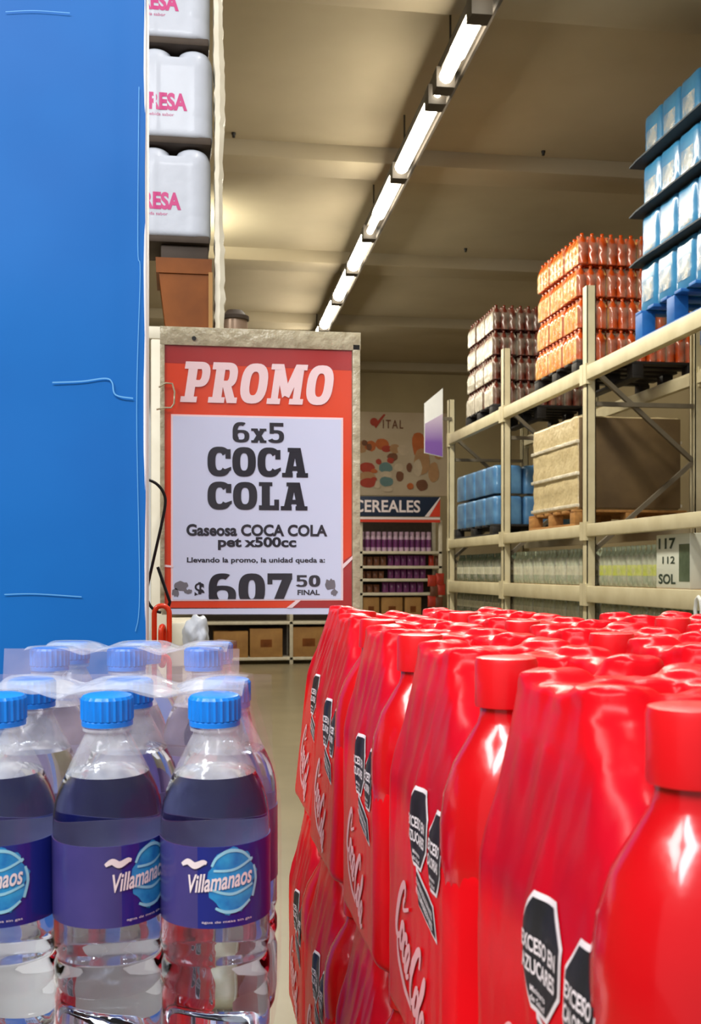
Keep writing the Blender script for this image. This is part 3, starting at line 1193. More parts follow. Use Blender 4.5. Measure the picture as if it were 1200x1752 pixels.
pics = [('p_tan', 620, 765, 9, 10), ('p_orange', 634, 763, 10, 9), ('p_brown', 632, 765, 5, 6), ('p_orange', 654, 760, 12, 10), ('p_red', 662, 768, 9, 6), ('p_tan', 676, 768, 10, 8), ('p_brown', 672, 782, 9, 7), ('p_pale', 690, 770, 10, 9),
        ('p_red', 628, 800, 14, 9), ('p_tan', 628, 815, 14, 8), ('p_red', 630, 826, 15, 8), ('p_teal', 660, 800, 12, 9), ('p_pale', 661, 812, 11, 6), ('p_teal', 661, 824, 12, 9), ('p_brown', 684, 815, 7, 9), ('p_pale', 682, 800, 8, 7), ('p_orange', 716, 760, 12, 22), ('p_tan', 722, 790, 14, 24), ('p_pale', 715, 800, 8, 14), ('p_brown', 722, 830, 10, 10), ('p_tan', 742, 808, 9, 18), ('p_orange', 735, 745, 10, 12), ('p_brown', 624, 758, 5, 5), ('p_red', 648, 790, 5, 5), ('p_orange', 640, 806, 6, 4), ('p_pale', 646, 830, 5, 7), ('p_red', 668, 788, 6, 5), ('p_brown', 700, 800, 5, 8), ('p_orange', 702, 832, 6, 6), ('p_tan', 750, 775, 8, 12), ('p_red', 640, 820, 5, 4), ('p_pale', 664, 838, 8, 4)]
for i, (mm, px, py, rx, ry) in enumerate(pics):
    bm = bmesh.new()
    blob(bm, px, py, rx, ry, y=-.002 - .0006 * i, seed=i * 1.7)
    if bm.faces[:][0].normal.y > 0:
        pass
    obj('picture', bm, M[mm], po, smooth=None)
bm = bmesh.new()
tick = [pp(*p) for p in ((634, 719), (643, 733), (660, 709), (656, 709), (643, 724), (639, 716))]
vs = [bm.verts.new((u, -.02, v)) for u, v in tick]
bm.faces.new(vs)
bm2 = bm
blob(bm2, 640, 722, 7, 7, y=-.019, wob=0)
obj('tick_logo', bm2, M['p_red'], po, smooth=None)
a, b = pp(655, 733), pp(690, 719)
obj('lettering', polys_bm(fit(text_polys('ITAL', .01, spacing=1.3), a[0], b[0], a[1], b[1]), lambda u, v: Vector((u, -.02, v))), M['p_brown'], po)

nt = M['violet'].node_tree                          # the print fades from pale at the top to violet
rpv = [n for n in nt.nodes if n.type == 'VALTORGB'][0]
sv_ = nt.nodes.new('ShaderNodeSeparateXYZ')
mv_ = nt.nodes.new('ShaderNodeMapRange')
nt.links.new(nt.nodes['Texture Coordinate'].outputs['Object'], sv_.inputs[0])
nt.links.new(sv_.outputs['Z'], mv_.inputs['Value'])
mv_.inputs['From Max'].default_value = .50
nt.links.new(mv_.outputs['Result'], rpv.inputs['Fac'])
rpv.color_ramp.elements[0].position = .35
rpv.color_ramp.elements[0].color = lin((112, 76, 156))
rpv.color_ramp.elements[1].position = 1.0
rpv.color_ramp.elements[1].color = lin((196, 182, 206))
# violet board at the far end of the rack
q0 = at_x(760, 780, XF - .02)
vy = ups[3] - .10
vb = thing('end_board', 'white and violet board with slanted top on the far rack end', 'board', (at_y(727, 780, vy).x, vy, at_y(740, 782, vy).z))
va = [at_y(px, py, vy) for px, py in ((727, 775), (727, 690), (758, 664), (758, 782))]
f3 = lambda u, v, d: Vector((u - vb.location.x, d, v - vb.location.z))
obj('bracket', nb(va[2].x - vb.location.x - .12, XF + .03 - vb.location.x, .03, .05, .45, .49), M['galv'], vb)
bm = bmesh.new()
prism(bm, [(p.x, p.z) for p in va], f3, 0, .03)
obj('panel', bm, M['white_board'], vb)
va2 = [at_y(px, py, vy - .004) for px, py in ((727.5, 774), (727.5, 725), (757.5, 708), (757.5, 781))]
bm = bmesh.new()
prism(bm, [(p.x, p.z) for p in va2], f3, -.005, -.001)
obj('violet_print', bm, M['violet'], vb)

# ------------------------------------------------------------------ left: packs on the shelf end
YP = 2.55
sx = YP / FPX                                              # metres per pixel there


def film_from(bottles, voxel, iters, pairs=None, shrink=.86, drop=.006, body=.9, body_z=0):
    """shrink film: hulls bridge neighbouring bottles, the union is remeshed and relaxed"""
    bm = bmesh.new()
    for (x, y, prof) in bottles:
        lathe(bm, prof, 28, (x, y, 0))
    hull_sets = pairs or []
    for grp in hull_sets:
        hb = bmesh.new()
        for i in grp:
            x, y, prof = bottles[i]
            for r, z in prof:
                sh_ = shrink if z > body_z else body
                for k in range(24):
                    a = 2 * PI * k / 24
                    hb.verts.new((x + r * sh_ * math.cos(a), y + r * sh_ * math.sin(a), min(z, prof[-1][1] - drop)))
        res = bmesh.ops.convex_hull(hb, input=hb.verts)
        bmesh.ops.delete(hb, geom=[g for g in res['geom_interior'] if isinstance(g, bmesh.types.BMVert)], context='VERTS')
        tmp = bpy.data.meshes.new('hull')
        hb.to_mesh(tmp)
        hb.free()
        bm.from_mesh(tmp)
        bpy.data.meshes.remove(tmp)
    bmesh.ops.recalc_face_normals(bm, faces=bm.faces)
    me = bpy.data.meshes.new('film_source')
    bm.to_mesh(me)
    bm.free()
    o = bpy.data.objects.new('film_source', me)
    COL.objects.link(o)
    md = o.modifiers.new('r', 'REMESH')
    md.mode = 'VOXEL'
    md.voxel_size = voxel
    s = o.modifiers.new('s', 'SMOOTH')
    s.iterations = iters
    s.factor = .5
    dg = bpy.context.evaluated_depsgraph_get()
    dg.update()
    out = bpy.data.meshes.new_from_object(o.evaluated_get(dg))
    bpy.data.objects.remove(o)
    bpy.data.meshes.remove(me)
    return out


rw = .0432
wprof = ((.033, 0), (rw, .006), (rw, .04), (rw * .985, .05), (rw, .06), (rw, .17), (rw * .96, .185), (rw * .8, .200), (rw * .55, .207), (.012, .209))
wb = [((i - 1.0) * .0865, j * .0865, wprof) for i in range(3) for j in range(2)]
pairs = [(0, 2), (2, 4), (1, 3), (3, 5), (0, 1), (2, 3), (4, 5)]
fm = film_from(wb, .004, 4, pairs, .93, .022, body=.975, body_z=.175)
hp = 168 * sx
xr = at_y(365, 500, YP).x
xc = xr - .0865 - rw
first = None
# text: only the last letters show past the blue board
bvh_w = BVHTree.FromPolygons([v.co.copy() for v in fm.vertices], [tuple(p.vertices) for p in fm.polygons])


def proj_front(bvh, u, v, eps=.0006):
    h = bvh.ray_cast(Vector((u, -1, v)), Vector((0, 1, 0)))
    return Vector((u, (h[0].y if h[0] else -.03) - eps, v))


def refine(polys, maxlen):
    """split faces so that they can follow a curved surface"""
    bm = bmesh.new()
    vs = [bm.verts.new((v[0], v[1], 0)) for v in polys[0]]
    for p in polys[1]:
        try:
            bm.faces.new([vs[i] for i in p])
        except ValueError:
            pass
    bmesh.ops.triangulate(bm, faces=bm.faces)
    for _ in range(6):
        es = [e for e in bm.edges if e.calc_length() > maxlen]
        if not es:
            break
        bmesh.ops.subdivide_edges(bm, edges=es, cuts=1)
        bmesh.ops.triangulate(bm, faces=[f for f in bm.faces if len(f.verts) > 3])
    bm.verts.index_update()
    out = ([(v.co.x, v.co.y) for v in bm.verts], [tuple(v.index for v in f.verts) for f in bm.faces])
    bm.free()
    return out


base_z = at_y(310, 412, YP).z
rows = (412, 278, 110)
zs_ = [at_y(310, 405, YP).z, at_y(310, 276, YP).z, at_y(310, 104, YP).z, at_y(310, -66, YP).z]
shift = (-.004, .0, -.006, 0)
for k in range(4):
    lab = 'white wrapped drink pack by the blue board, %s in its stack' % ('lowest', 'second from bottom', 'third from bottom', 'topmost')[k]
    loc = (xc + shift[k], YP + .0432, zs_[0] + k * .2255)
    if first is None:
        first = thing('drink_pack', lab, 'drink pack', loc, group='white drink packs stacked by the blue board')
        obj('film', fm, M['white_film'], first, smooth=80)
        xt1 = at_y(310, 380, YP).x - loc[0]
        tp = refine(fit(text_polys('FRESA', .045), xt1 - .104, xt1, .060, .100), .006)
        obj('lettering', polys_bm(tp, lambda u, v: proj_front(bvh_w, u, v)), M['pink_text'], first)
        tp = refine(fit(text_polys('bebida sabor', .0), xt1 - .09, xt1 - .03, .047, .054), .006)
        obj('lettering', polys_bm(tp, lambda u, v: proj_front(bvh_w, u, v)), M['pink_text'], first)
        bm = bmesh.new()
        box(bm, -.126, .126, -.038, .125, -.012, .006, bev=.004)
        obj('gap_shade', bm, M['dark_gap'], first)  # dark slab stands in for the shade in the gap between packs
    else:
        r = dup(first, loc, None, lab, 'white drink packs stacked by the blue board')
        for ch in r.children:
            if ch.name.startswith('lettering'):
                ch.location.x = (0, .010, -.003, 0)[k] 

# recess shadow built as a dark board, and the brown carton under it
bm = bmesh.new()
zb1 = zs_[0] - .013
xa, xb = at_y(275, 420, YP).x, at_y(357, 420, YP).x
box(bm, xa, xb, YP + .02, YP + .16, zb1 - .040, zb1, bev=.003)
tag(obj('recess_shade_board', bm, M['dark_gap']), 'dark board as recess shade between the white drink packs and the brown carton', 'board')
zb1 -= .008
t = thing('brown_carton', 'glossy brown tapered carton under the dark recess shade, above the promo sign', 'carton', (0, YP - .02, zb1 - .034))
zlow = at_y(310, 566, YP).z - zb1 + .034
fq = lambda u, v, d: Vector((u, d, v))
xl_, xr_ = at_y(269, 440, YP).x, at_y(361, 440, YP).x
xl2, xr2 = at_y(284, 560, YP).x, at_y(359, 560, YP).x
bm = bmesh.new()
prism(bm, [(xl2, zlow), (xr2, zlow), (xr_, 0), (xl_, 0)], fq, 0, .16)
obj('body', bm, M['cardboard'], t)
bm = bmesh.new()
prism(bm, [(xl_ - .002, -.034), (xr_ + .001, -.034), (xr_ + .002, 0), (xl_ - .003, 0)], fq, -.004, .162)
obj('flap', bm, M['cardboard'], t)
bm = bmesh.new()
box(bm, xr_ - .006, xr_ + .003, -.006, .0, zlow, -.03)
obj('edge_tape', bm, M['cardboard_pale'], t)
# ragged film-covered edge protector beside the packs
bm = bmesh.new()
zlo, zhi = at_y(375, 566, YP).z, at_y(375, -70, YP).z
x0_ = at_y(366, 300, YP - .01).x
N = 60
vs = []
for k in range(N + 1):
    v = k / N
    z = zlo + (zhi - zlo) * v
    xe = at_y(383 + 4 * mnoise.noise(Vector((k * .9, 1, 3))) + 2 * math.sin(k * .21), 300, YP - .01).x
    xi = at_y(368 + 3 * mnoise.noise(Vector((k * .7, 7, 2))) - (2 if v > .7 else 0), 300, YP - .01).x
    vs.append((bm.verts.new((xi, YP - .012, z)), bm.verts.new(((xi + xe) / 2, YP - .016 + .004 * mnoise.noise(Vector((k * 1.3, 0, 0))), z)), bm.verts.new((xe, YP - .008, z)), bm.verts.new((xe, YP + .10, z)), bm.verts.new((xi + .002, YP + .10, z))))
for a, b in zip(vs, vs[1:]):
    for i in range(5):
        j = (i + 1) % 5
        bm.faces.new((a[i], a[j], b[j], b[i]))
bm.faces.new(vs[0])
bm.faces.new(list(reversed(vs[-1])))
bmesh.ops.recalc_face_normals(bm, faces=bm.faces)
tag(obj('edge_protector', bm, M['cream'], smooth=30), 'tall white edge strip with ragged film beside the drink packs', 'edge strip')

# white shelf end carrying them, behind the promo sign
t = thing('shelf_end', 'cream metal shelf end between the blue board and the promo sign', 'shelf', (at_y(258, 900, 2.5).x, 2.5, 0))
ztop = at_y(310, 566, YP).z - .0
obj('post', nb(-.0, .035, .0, .05, 0, ztop - .03, bev=.004), M['cream'], t)
obj('post', nb(-.16, -.12, .26, .31, 0, ztop - .03, bev=.004), M['cream'], t)
xo = t.location.x
obj('top_shelf', nb(-.16, at_y(388, 560, YP).x - xo, .0, .34, ztop - .03, ztop - .002, bev=.003), M['cream'], t)
obj('side_panel', nb(-.16, -.13, .0, .5, 0, ztop - .03), M['cream'], t)
obj('back_panel', nb(-.16, .03, .25, .27, .4, ztop - .03), M['white_board'], t)
zb_ = at_y(320, 1064, 2.55).z
obj('base_shelf', nb(.0, at_y(352, 1064, 2.6).x - xo, .03, .30, zb_ - .10, zb_, bev=.006), M['cream'], t)
obj('base_shelf', nb(-.12, .30, .03, .34, .02, .10, bev=.006), M['cream'], t)
for x in (.07,):
    obj('bracket', nb(x, x + .02, .04, .30, .10, zb_ - .10), M['cream'], t)
# crumpled bag on the base
bm = bmesh.new()
bmesh.ops.create_icosphere(bm, subdivisions=4, radius=1)
for v in bm.verts:
    k = 1 + .30 * mnoise.noise(v.co * 1.6) + .08 * mnoise.noise(v.co * 4)
    v.co = Vector((v.co.x * .030 * k, v.co.y * .05 * k, v.co.z * .045 * k))
c = at_y(338, 1090, 2.45)
tag(obj('crumpled_bag', bm, M['film_mix'] if 'film_mix' in M else M['white_film'], loc=(c.x, 2.49, c.z), smooth=60), 'crumpled whitish plastic bag under the promo sign', 'bag')

# stacked tins behind the promo sign top
c = at_y(408, 540, 3.1)
t = thing('tin_stack', 'brown round tin with dark lid behind the top of the promo sign', 'tin', (c.x - .01, 3.1, at_y(408, 640, 3.1).z))
hT = at_y(408, 536, 3.1).z - t.location.z
bm = bmesh.new()
lathe(bm, ((.034, 0), (.036, .004), (.036, hT - .03), (.034, hT - .02)), 28)
obj('body', bm, M['tin'], t)
bm = bmesh.new()
lathe(bm, ((.034, hT - .022), (.040, hT - .020), (.040, hT - .010), (.032, hT - .006), (.022, hT + .006), (.008, hT + .008)), 28)
obj('lid', bm, M['dark_gap'], t)
# shelf arm behind the sign that carries the tin
se = [o for o in COL.objects if o.name == 'shelf_end'][0]
obj('rear_shelf', nb(c.x - .075 - xo, c.x + .05 - xo, .30, .70, t.location.z - .024, t.location.z - .001, bev=.003), M['cream'], se)
obj('rear_shelf', nb(-.14, c.x - .06 - xo, .30, .36, t.location.z - .024, t.location.z - .001, bev=.003), M['cream'], se)

# ------------------------------------------------------------------ blue board
YBL = 1.32
xe = at_y(249, 600, YBL).x
xl0 = at_y(-160, 600, YBL).x
zb0, zb1_ = at_y(200, 1190, YBL).z, at_y(200, -110, YBL).z
bl = thing('blue_display_board', 'big glossy blue board with white edge, behind the water bottles', 'board', (xe, YBL, 0))
bm = bmesh.new()
NX, NZ = 24, 60
g = []
for i in range(NX + 1):
    for k in range(NZ + 1):
        u, v = i / NX, k / NZ
        x = (xl0 - xe) * (1 - u)
        z = .02 + (zb1_ - .02) * v
        if i == NX:
            x += .0015 * mnoise.noise(Vector((0, 0, z * 9)))
        y = .0018 * mnoise.noise(Vector((x * 7, 0, z * 7))) + .0015 * math.exp(-((x + .018) / .004) ** 2)
        g.append(bm.verts.new((x, y, z)))
for i in range(NX):
    for k in range(NZ):
        bm.faces.new((g[i * (NZ + 1) + k], g[(i + 1) * (NZ + 1) + k], g[(i + 1) * (NZ + 1) + k + 1], g[i * (NZ + 1) + k + 1]))
ex = bmesh.ops.extrude_face_region(bm, geom=list(bm.faces))
for v in [e for e in ex['geom'] if isinstance(e, bmesh.types.BMVert)]:
    v.co.y += .008
bmesh.ops.recalc_face_normals(bm, faces=bm.faces)
obj('front_sheet', bm, M['blue_panel'], bl, smooth=30)
obj('side_sheet', nb(-.008, .0, .010, .17, .02, zb1_, bev=.002), M['white_board'], bl)
bm = bmesh.new()
tube(bm, [(-.0005, .002, .03 + k * (zb1_ - .05) / 20) for k in range(21)], .0022, 8)
obj('edge_fold', bm, M['white_board'], bl)


def crease(pts, w=.0016):
    P = [at_y(px, py, YBL) for px, py in pts]
    lines = [[(p.x - xe, p.z) for p in P]]
    obj('crease', polys_bm(ribbon_polys(lines, w), lambda u, v: Vector((u, -.0026, v))), M['crease'], bl)


crease(((90, 655), (140, 653), (180, 648), (192, 655), (198, 676), (228, 682)))
crease(((8, 1017), (60, 1016), (140, 1021)), .0012)
crease(((10, 22), (60, 20), (120, 24)), .0008)
crease(((238, 150), (236, 420), (240, 470), (234, 700), (239, 1010), (232, 1080)), .0009)

# ------------------------------------------------------------------ promo sign
YS = 1.775
sTL, sBR = at_y(281, 588, YS), at_y(602, 1040, YS)
sg = thing('promo_sign', 'orange and white promo price sign in a clear plastic sleeve', 'sign', (sTL.x, YS, sBR.z))


def S(px, py):
    p = at_y(px, py, YS)
    return (p.x - sTL.x, p.z - sBR.z)


def sgrow(x0, x1, y0_, y1_, y, dy, bev=0):
    return nb(x0, x1, y, y + dy, y0_, y1_, bev=bev)


def on_s(y):
    return lambda u, v, k=0: Vector((u, y - k * .00004, v))


sw, sh = sBR.x - sTL.x, sTL.z - sBR.z
o0, o1 = S(274, 569), S(616, 1052)
# sleeve: clear front, opaque-ish border, backing
bk = obj('backing', sgrow(o0[0] + .002, o1[0] - .002, o1[1] + .002, o0[1] - .002, .003, .004, .0015), M['sleeve_edge'], sg)
obj('paper', sgrow(0, sw, 0, sh, -.0005, .002), M['orange_paper'], sg)
a, b = S(281, 588), S(604, 622)
obj('dark_band', polys_bm(([(0, sh - .030), (sw, sh - .034), (sw, sh), (0, sh)], [(0, 1, 2, 3)]), on_s(-.0008)), M['deep_red_paper'], sg)
w0, w1 = S(296, 712), S(584, 1025)
wf = obj('white_field', sgrow(w0[0] - .003, w1[0] + .003, w1[1] - .002, w0[1] + .003, -.0012, .001), M['promo_white'], sg)
obj('white_sheet', sgrow(w0[0], w1[0], w1[1], w0[1], -.0016, .001), M['white_paper'], sg)


def put(polys, x0, x1, ytop, ybot, m, y=-.0022, name='lettering'):
    a, b = S(x0, ybot), S(x1, ytop)
    return obj(name, polys_bm(fit(polys, a[0], b[0], a[1], b[1]), on_s(y)), m, sg, smooth=None)


put(slab_polys('PROMO', .06, .22), 308, 571, 626, 688, M['promo_white'])
put(slab_polys('6x5', .10), 398, 486, 724, 757, M['ink'])
put(slab_polys('COCA', .07), 355, 527, 767, 815, M['ink'])
put(slab_polys('COLA', .07), 355, 526, 826, 872, M['ink'])
put(text_polys('Gaseosa COCA COLA', .036), 319, 560, 898, 917, M['ink'])
put(text_polys('pet x500cc', .036), 373, 507, 919, 941, M['ink'])
put(text_polys('Llevando la promo, la unidad queda a:', .025), 320, 556, 954, 965, M['ink'])
put(text_polys('$', .03), 333, 350, 996, 1026, M['ink'])
# the price runs off the bottom of the white sheet: only its upper part is printed
pv, pf = slab_polys('607', .08)
a, b = S(357, 1036), S(500, 981)
cut = S(357, 1025)[1]
pv, pf = fit((pv, pf), a[0], b[0], a[1], b[1])
bm = bmesh.new()
vs = [bm.verts.new((u, -.0022 - k_ * .00004, v)) for u, v, k_ in pv]
for p in pf:
    try:
        bm.faces.new([vs[i] for i in p])
    except ValueError:
        pass
bmesh.ops.bisect_plane(bm, geom=bm.verts[:] + bm.edges[:] + bm.faces[:], plane_co=(0, 0, cut), plane_no=(0, 0, -1), clear_outer=True)
obj('lettering', bm, M['ink'], sg, smooth=None)
put(slab_polys('50', .12), 506, 548, 984, 1004, M['ink'])
put(text_polys('FINAL', .03), 509, 547, 1009, 1018, M['ink'])
# deep red corner band with a pale slash at the bottom
def poly(name, pts, m, y):
    q = [S(*p) for p in pts]
    return obj(name, polys_bm((q, [tuple(range(len(q)))]), on_s(y)), m, sg, smooth=None)


poly('red_corner', ((498, 1040), (512, 1028), (587, 1028), (587, 960), (602, 950), (602, 1040)), M['deep_red_paper'], -.0010)
poly('pale_slash', ((490, 1040), (508, 1026), (516, 1026), (500, 1040)), M['promo_white'], -.0019)
poly('pale_slash', ((584, 968), (604, 950), (604, 956), (586, 974)), M['promo_white'], -.0019)
poly('pale_slash', ((281, 966), (297, 968), (297, 971), (281, 970)), M['promo_white'], -.0019)
poly('bottom_strip', ((288, 1040), (602, 1040), (600, 1051), (290, 1051)), M['white_paper'], -.0005)
# worn patches near the price
for (px, py, rx, ry) in ((310, 1003, 12, 8), (300, 1014, 6, 7), (322, 1012, 7, 4), (565, 1000, 9, 10), (572, 1014, 6, 6)):
    q = S(px, py)
    vs2 = [(q[0] + rx * YS / FPX * math.cos(2 * PI * i / 18) * (1 + .7 * mnoise.noise(Vector((i * 1.9, px, 0)))), q[1] + ry * YS / FPX * math.sin(2 * PI * i / 18) * (1 + .7 * mnoise.noise(Vector((i * 1.3, py, 4))))) for i in range(18)]
    obj('worn_patch', polys_bm((vs2, [tuple(range(18))]), on_s(-.0020)), M['grey_print'], sg, smooth=None)
# sleeve border strips
for nm, (x0, x1, y0_, y1_) in dict(top=(274, 617, 570, 590), right=(603, 616, 590, 1046), left=(274, 282, 590, 1046)).items():
    a, b = S(x0, y1_), S(x1, y0_)
    bm = bmesh.new()
    box(bm, a[0], b[0], -.004, -.001, a[1], b[1], bev=.001)
    obj('sleeve_border', bm, M['sleeve_edge'], sg)
# clear front, gently wavy
bm = bmesh.new()
N1, N2 = 20, 28
g = []
for i in range(N1 + 1):
    for k in range(N2 + 1):
        u, v = i / N1, k / N2
        x = o0[0] + (o1[0] - o0[0]) * u
        z = o1[1] + (o0[1] - o1[1]) * v
        g.append(bm.verts.new((x, -.0058 - .0012 * mnoise.noise(Vector((u * 5, v * 7, 2))) - .003 * max(0, v - .9) * 10 * abs(mnoise.noise(Vector((u * 14, v * 30, 5)))), z)))
for i in range(N1):
    for k in range(N2):
        bm.faces.new((g[i * (N2 + 1) + k], g[(i + 1) * (N2 + 1) + k], g[(i + 1) * (N2 + 1) + k + 1], g[i * (N2 + 1) + k + 1]))
obj('clear_sleeve', bm, M['sleeve'], sg, smooth=80)
obj('holder_arm', nb(.0, .016, .004, .728, sh * .55, sh * .55 + .016), M['sleeve_edge'], sg)
bm = bmesh.new()
q = S(332, 580)
lathe(bm, ((.0025, 0), (.0035, .001), (.0035, .002)), 12)
bmesh.ops.rotate(bm, verts=bm.verts, cent=(0, 0, 0), matrix=Matrix.Rotation(PI / 2, 3, 'X'))
obj('eyelet', bm, M['black_wire'], sg, (q[0], -.004, q[1]))
# pale wire loop clipped to the sleeve
bm = bmesh.new()
lp = [S(*p) for p in ((272, 664), (284, 657), (295, 658), (299, 672), (298, 692), (293, 699), (282, 699), (268, 702))]
tube(bm, [(u, -.009, v) for u, v in lp], .0014, 8)
obj('loop_clip', bm, M['sleeve_edge'], sg)

# black wire hook and orange chain
YH = 1.55
bm = bmesh.new()
pts = [at_y(px, py, YH) for px, py in ((246, 820), (256, 821), (268, 827), (278, 838), (284, 853), (282, 872), (276, 900), (268, 935), (260, 970), (252, 1005), (250, 1022), (256, 1036), (266, 1046), (276, 1048))]
sm = []
for i in range(len(pts) - 1):
    for k in range(4):
        sm.append(pts[i].lerp(pts[i + 1], k / 4))
sm.append(pts[-1])
for _ in range(4):
    sm = [sm[0]] + [(sm[i - 1] + sm[i] * 2 + sm[i + 1]) / 4 for i in range(1, len(sm) - 1)] + [sm[-1]]
o_ = sm[0].copy()
tube(bm, [p - o_ for p in sm], .0021, 10)
hook = tag(obj('wire_hook', bm, M['black_wire'], loc=o_), 'black bent wire hook from the blue board to the orange chain', 'hook')
bm = bmesh.new()
pts = [at_y(px, py, YH + .03) for px, py in ((270, 970), (277, 990), (284, 1010), (291, 1030), (286, 1044))]
tube(bm, [p - pts[0] for p in pts], .0022, 8)
obj('wire_end', bm, M['black_wire'], hook, loc=pts[0] - o_)


def link_bm(w, h, r, tw=0):
    bm = bmesh.new()
    P = []
    n = 10
    for i in range(n + 1):
        a = PI * i / n
        P.append((math.cos(a) * w / 2, 0, h / 2 - w / 2 + math.sin(a) * w / 2))
    for i in range(n + 1):
        a = PI + PI * i / n
        P.append((math.cos(a) * w / 2, 0, -h / 2 + w / 2 + math.sin(a) * w / 2))
    tube(bm, P, r, 10, closed=True)
    bmesh.ops.rotate(bm, verts=bm.verts, cent=(0, 0, 0), matrix=Matrix.Rotation(tw, 3, 'Z'))
    return bm


ch = thing('plastic_chain', 'orange plastic chain hanging from the black wire hook', 'chain', tuple(at_y(277, 1040, YH)))
cz = ch.location.z
pxm = YH / FPX
for i, (px, py, w, h, tw) in enumerate(((277, 1073, 22, 72, 0), (278, 1105, 20, 66, 1.35), (277, 1158, 22, 72, 0), (278, 1215, 20, 66, 1.4), (277, 1268, 22, 72, 0))):
    p = at_y(px, py, YH)
    obj('link', link_bm((w + 3) * pxm, h * pxm, 4.6 * pxm, tw), M['orange_plastic'], ch, (p.x - ch.location.x, 0, p.z - cz))

# ------------------------------------------------------------------ cola packs on the right
P_, RB, HB = .0695, .0345, .232


def loose(sag=0):
    return ((.032, 0), (RB, .006), (RB, .05), (RB * .985, .075), (RB, .10), (RB, .136), (RB * .985, .148), (.0305, .162), (.0255, .178), (.0198, .193), (.0170, .203), (.0166, HB - .005), (.0155, HB - .0008), (.010, HB))


bare_low = ((.031, 0), (RB, .006), (RB, .05), (RB * .985, .075), (RB, .10), (RB, .124), (RB * .96, .136), (RB * .78, .146), (.016, .150))
bottle_prof = ((.028, .10), (.0340, .11), (.0346, .130), (.0345, .146), (.0325, .162), (.0275, .177), (.0200, .190), (.0150, .198), (.0136, .2025), (.0136, .208))
cap_prof = ((.0140, HB - .026), (.0160, HB - .0255), (.0163, HB - .024), (.0163, HB - .003), (.0155, HB - .0005), (.0135, HB))
bots = []
for i in range(2):
    for j in range(3):
        bots.append(((i - .5) * P_, (j - 1) * P_, bare_low if j == 0 and i == 0 else loose()))
prs = [(0, 1), (1, 2), (3, 4), (4, 5), (0, 3), (1, 4), (2, 5)]
cfm = film_from(bots, .0024, 4, prs, .93, .0045, body=.985, body_z=.132)
# wrinkles of the film, mostly on top and round the shoulders
for v in cfm.vertices:
    n_ = v.normal
    z = v.co.z
    k = .35 + .65 * min(1, max(0, (z - .12) / .06))
    w_ = mnoise.noise(Vector((v.co.x * 70, v.co.y * 70, z * 16))) * (.0011 * (.12 < z < .205) + .0009 + .0010 * (z > HB - .012)) + mnoise.noise(Vector((v.co.x * 130, v.co.y * 130 + 9, z * 36))) * .0004
    v.co += Vector(n_) * w_ * k
bvh_c = BVHTree.FromPolygons([v.co.copy() for v in cfm.vertices], [tuple(p.vertices) for p in cfm.polygons])


def on_c(eps):
    """(u along -Y i.e. to the right seen from the aisle, v up) -> point on the aisle face of the film"""
    def f(u, v):
        h = bvh_c.ray_cast(Vector((-1, -u, v)), Vector((1, 0, 0)))
        x = h[0].x if h[0] else -P_ / 2 - RB * .6
        return Vector((x - eps, -u, v))
    return f


cola = thing('cola_pack', '', 'cola pack')
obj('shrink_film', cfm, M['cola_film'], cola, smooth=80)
bx, by = -.5 * P_, -P_
bm = bmesh.new()
lathe(bm, bottle_prof, 36, (bx, by, 0))
cb = obj('bottle', bm, M['cola_bottle'], cola)
bm = bmesh.new()
lathe(bm, cap_prof, 40, (bx, by, 0))
obj('cap', bm, M['cola_cap'], cb)


def octo(cx, cy, r, rx=1.0, k=8, rot=PI / 8):
    return [(cx + r * rx * math.cos(rot + 2 * PI * i / k), cy + r * math.sin(rot + 2 * PI * i / k)) for i in range(k)], [tuple(range(k))]


def add_oct(cx, cz, r, rx, words, tag_name='warning_label', small=True):
    base = obj(tag_name, polys_bm(refine(octo(cx, cz, r, rx), .003), on_c(.0007)), M['white_print'], cola, smooth=None)
    obj('label_field', polys_bm(refine(octo(cx, cz, r * .90, rx), .003), on_c(.0011)), M['black_print'], base, smooth=None)
    for k, wd in enumerate(words):
        zc = cz + r * (.10 - .34 * k)
        tp = fit(text_polys(wd, .03), cx - r * rx * .76, cx + r * rx * .76, zc - r * .12, zc + r * .14)
        obj('lettering', polys_bm(refine(tp, .003), on_c(.0016)), M['white_print'], base, smooth=None)
    if small:
        for k, wd in enumerate(('Ministerio', 'de Salud')):
            zc = cz - r * (.58 + .14 * k)
            tp = fit(text_polys(wd, .01), cx - r * rx * .34, cx + r * rx * .34, zc - r * .05, zc + r * .05)
            obj('lettering', polys_bm(refine(tp, .003), on_c(.0016)), M['white_print'], base, smooth=None)


ZO = HB - .147 + .046                                     # octagon centre above the pack base
add_oct(.012, ZO, .0245, .92, ('EXCESO EN', 'AZUCARES'))
add_oct(.0525, ZO - .004, .0235, .72, ('EXCESO', 'CALORIAS'))
# slanted black notice under the octagons
cz_ = ZO - .036
shape = [(.008, cz_ + .014), (.052, cz_ + .004), (.060, cz_ - .014), (.016, cz_ - .006)]
cen = (.034, cz_ - .0005)
base = obj('notice_label', polys_bm(refine((shape, [(0, 1, 2, 3)]), .003), on_c(.0007)), M['white_print'], cola, smooth=None)
sh2 = [(cen[0] + (p[0] - cen[0]) * .92, cen[1] + (p[1] - cen[1]) * .84) for p in shape]
obj('label_field', polys_bm(refine((sh2, [(0, 1, 2, 3)]), .003), on_c(.0011)), M['black_print'], base, smooth=None)
for k, wd in enumerate(('CONTIENE EDULCORANTES,', 'NO RECOMENDABLE EN NINOS')):
    tv, tf = fit(text_polys(wd, .02), .013, .053, -.0022 - k * .005, .0018 - k * .005)
    tv = [(u, v + cz_ + .003 - (u - .033) * .24) for u, v in tv]
    obj('lettering', polys_bm(refine((tv, tf), .003), on_c(.0016)), M['white_print'], base, smooth=None)
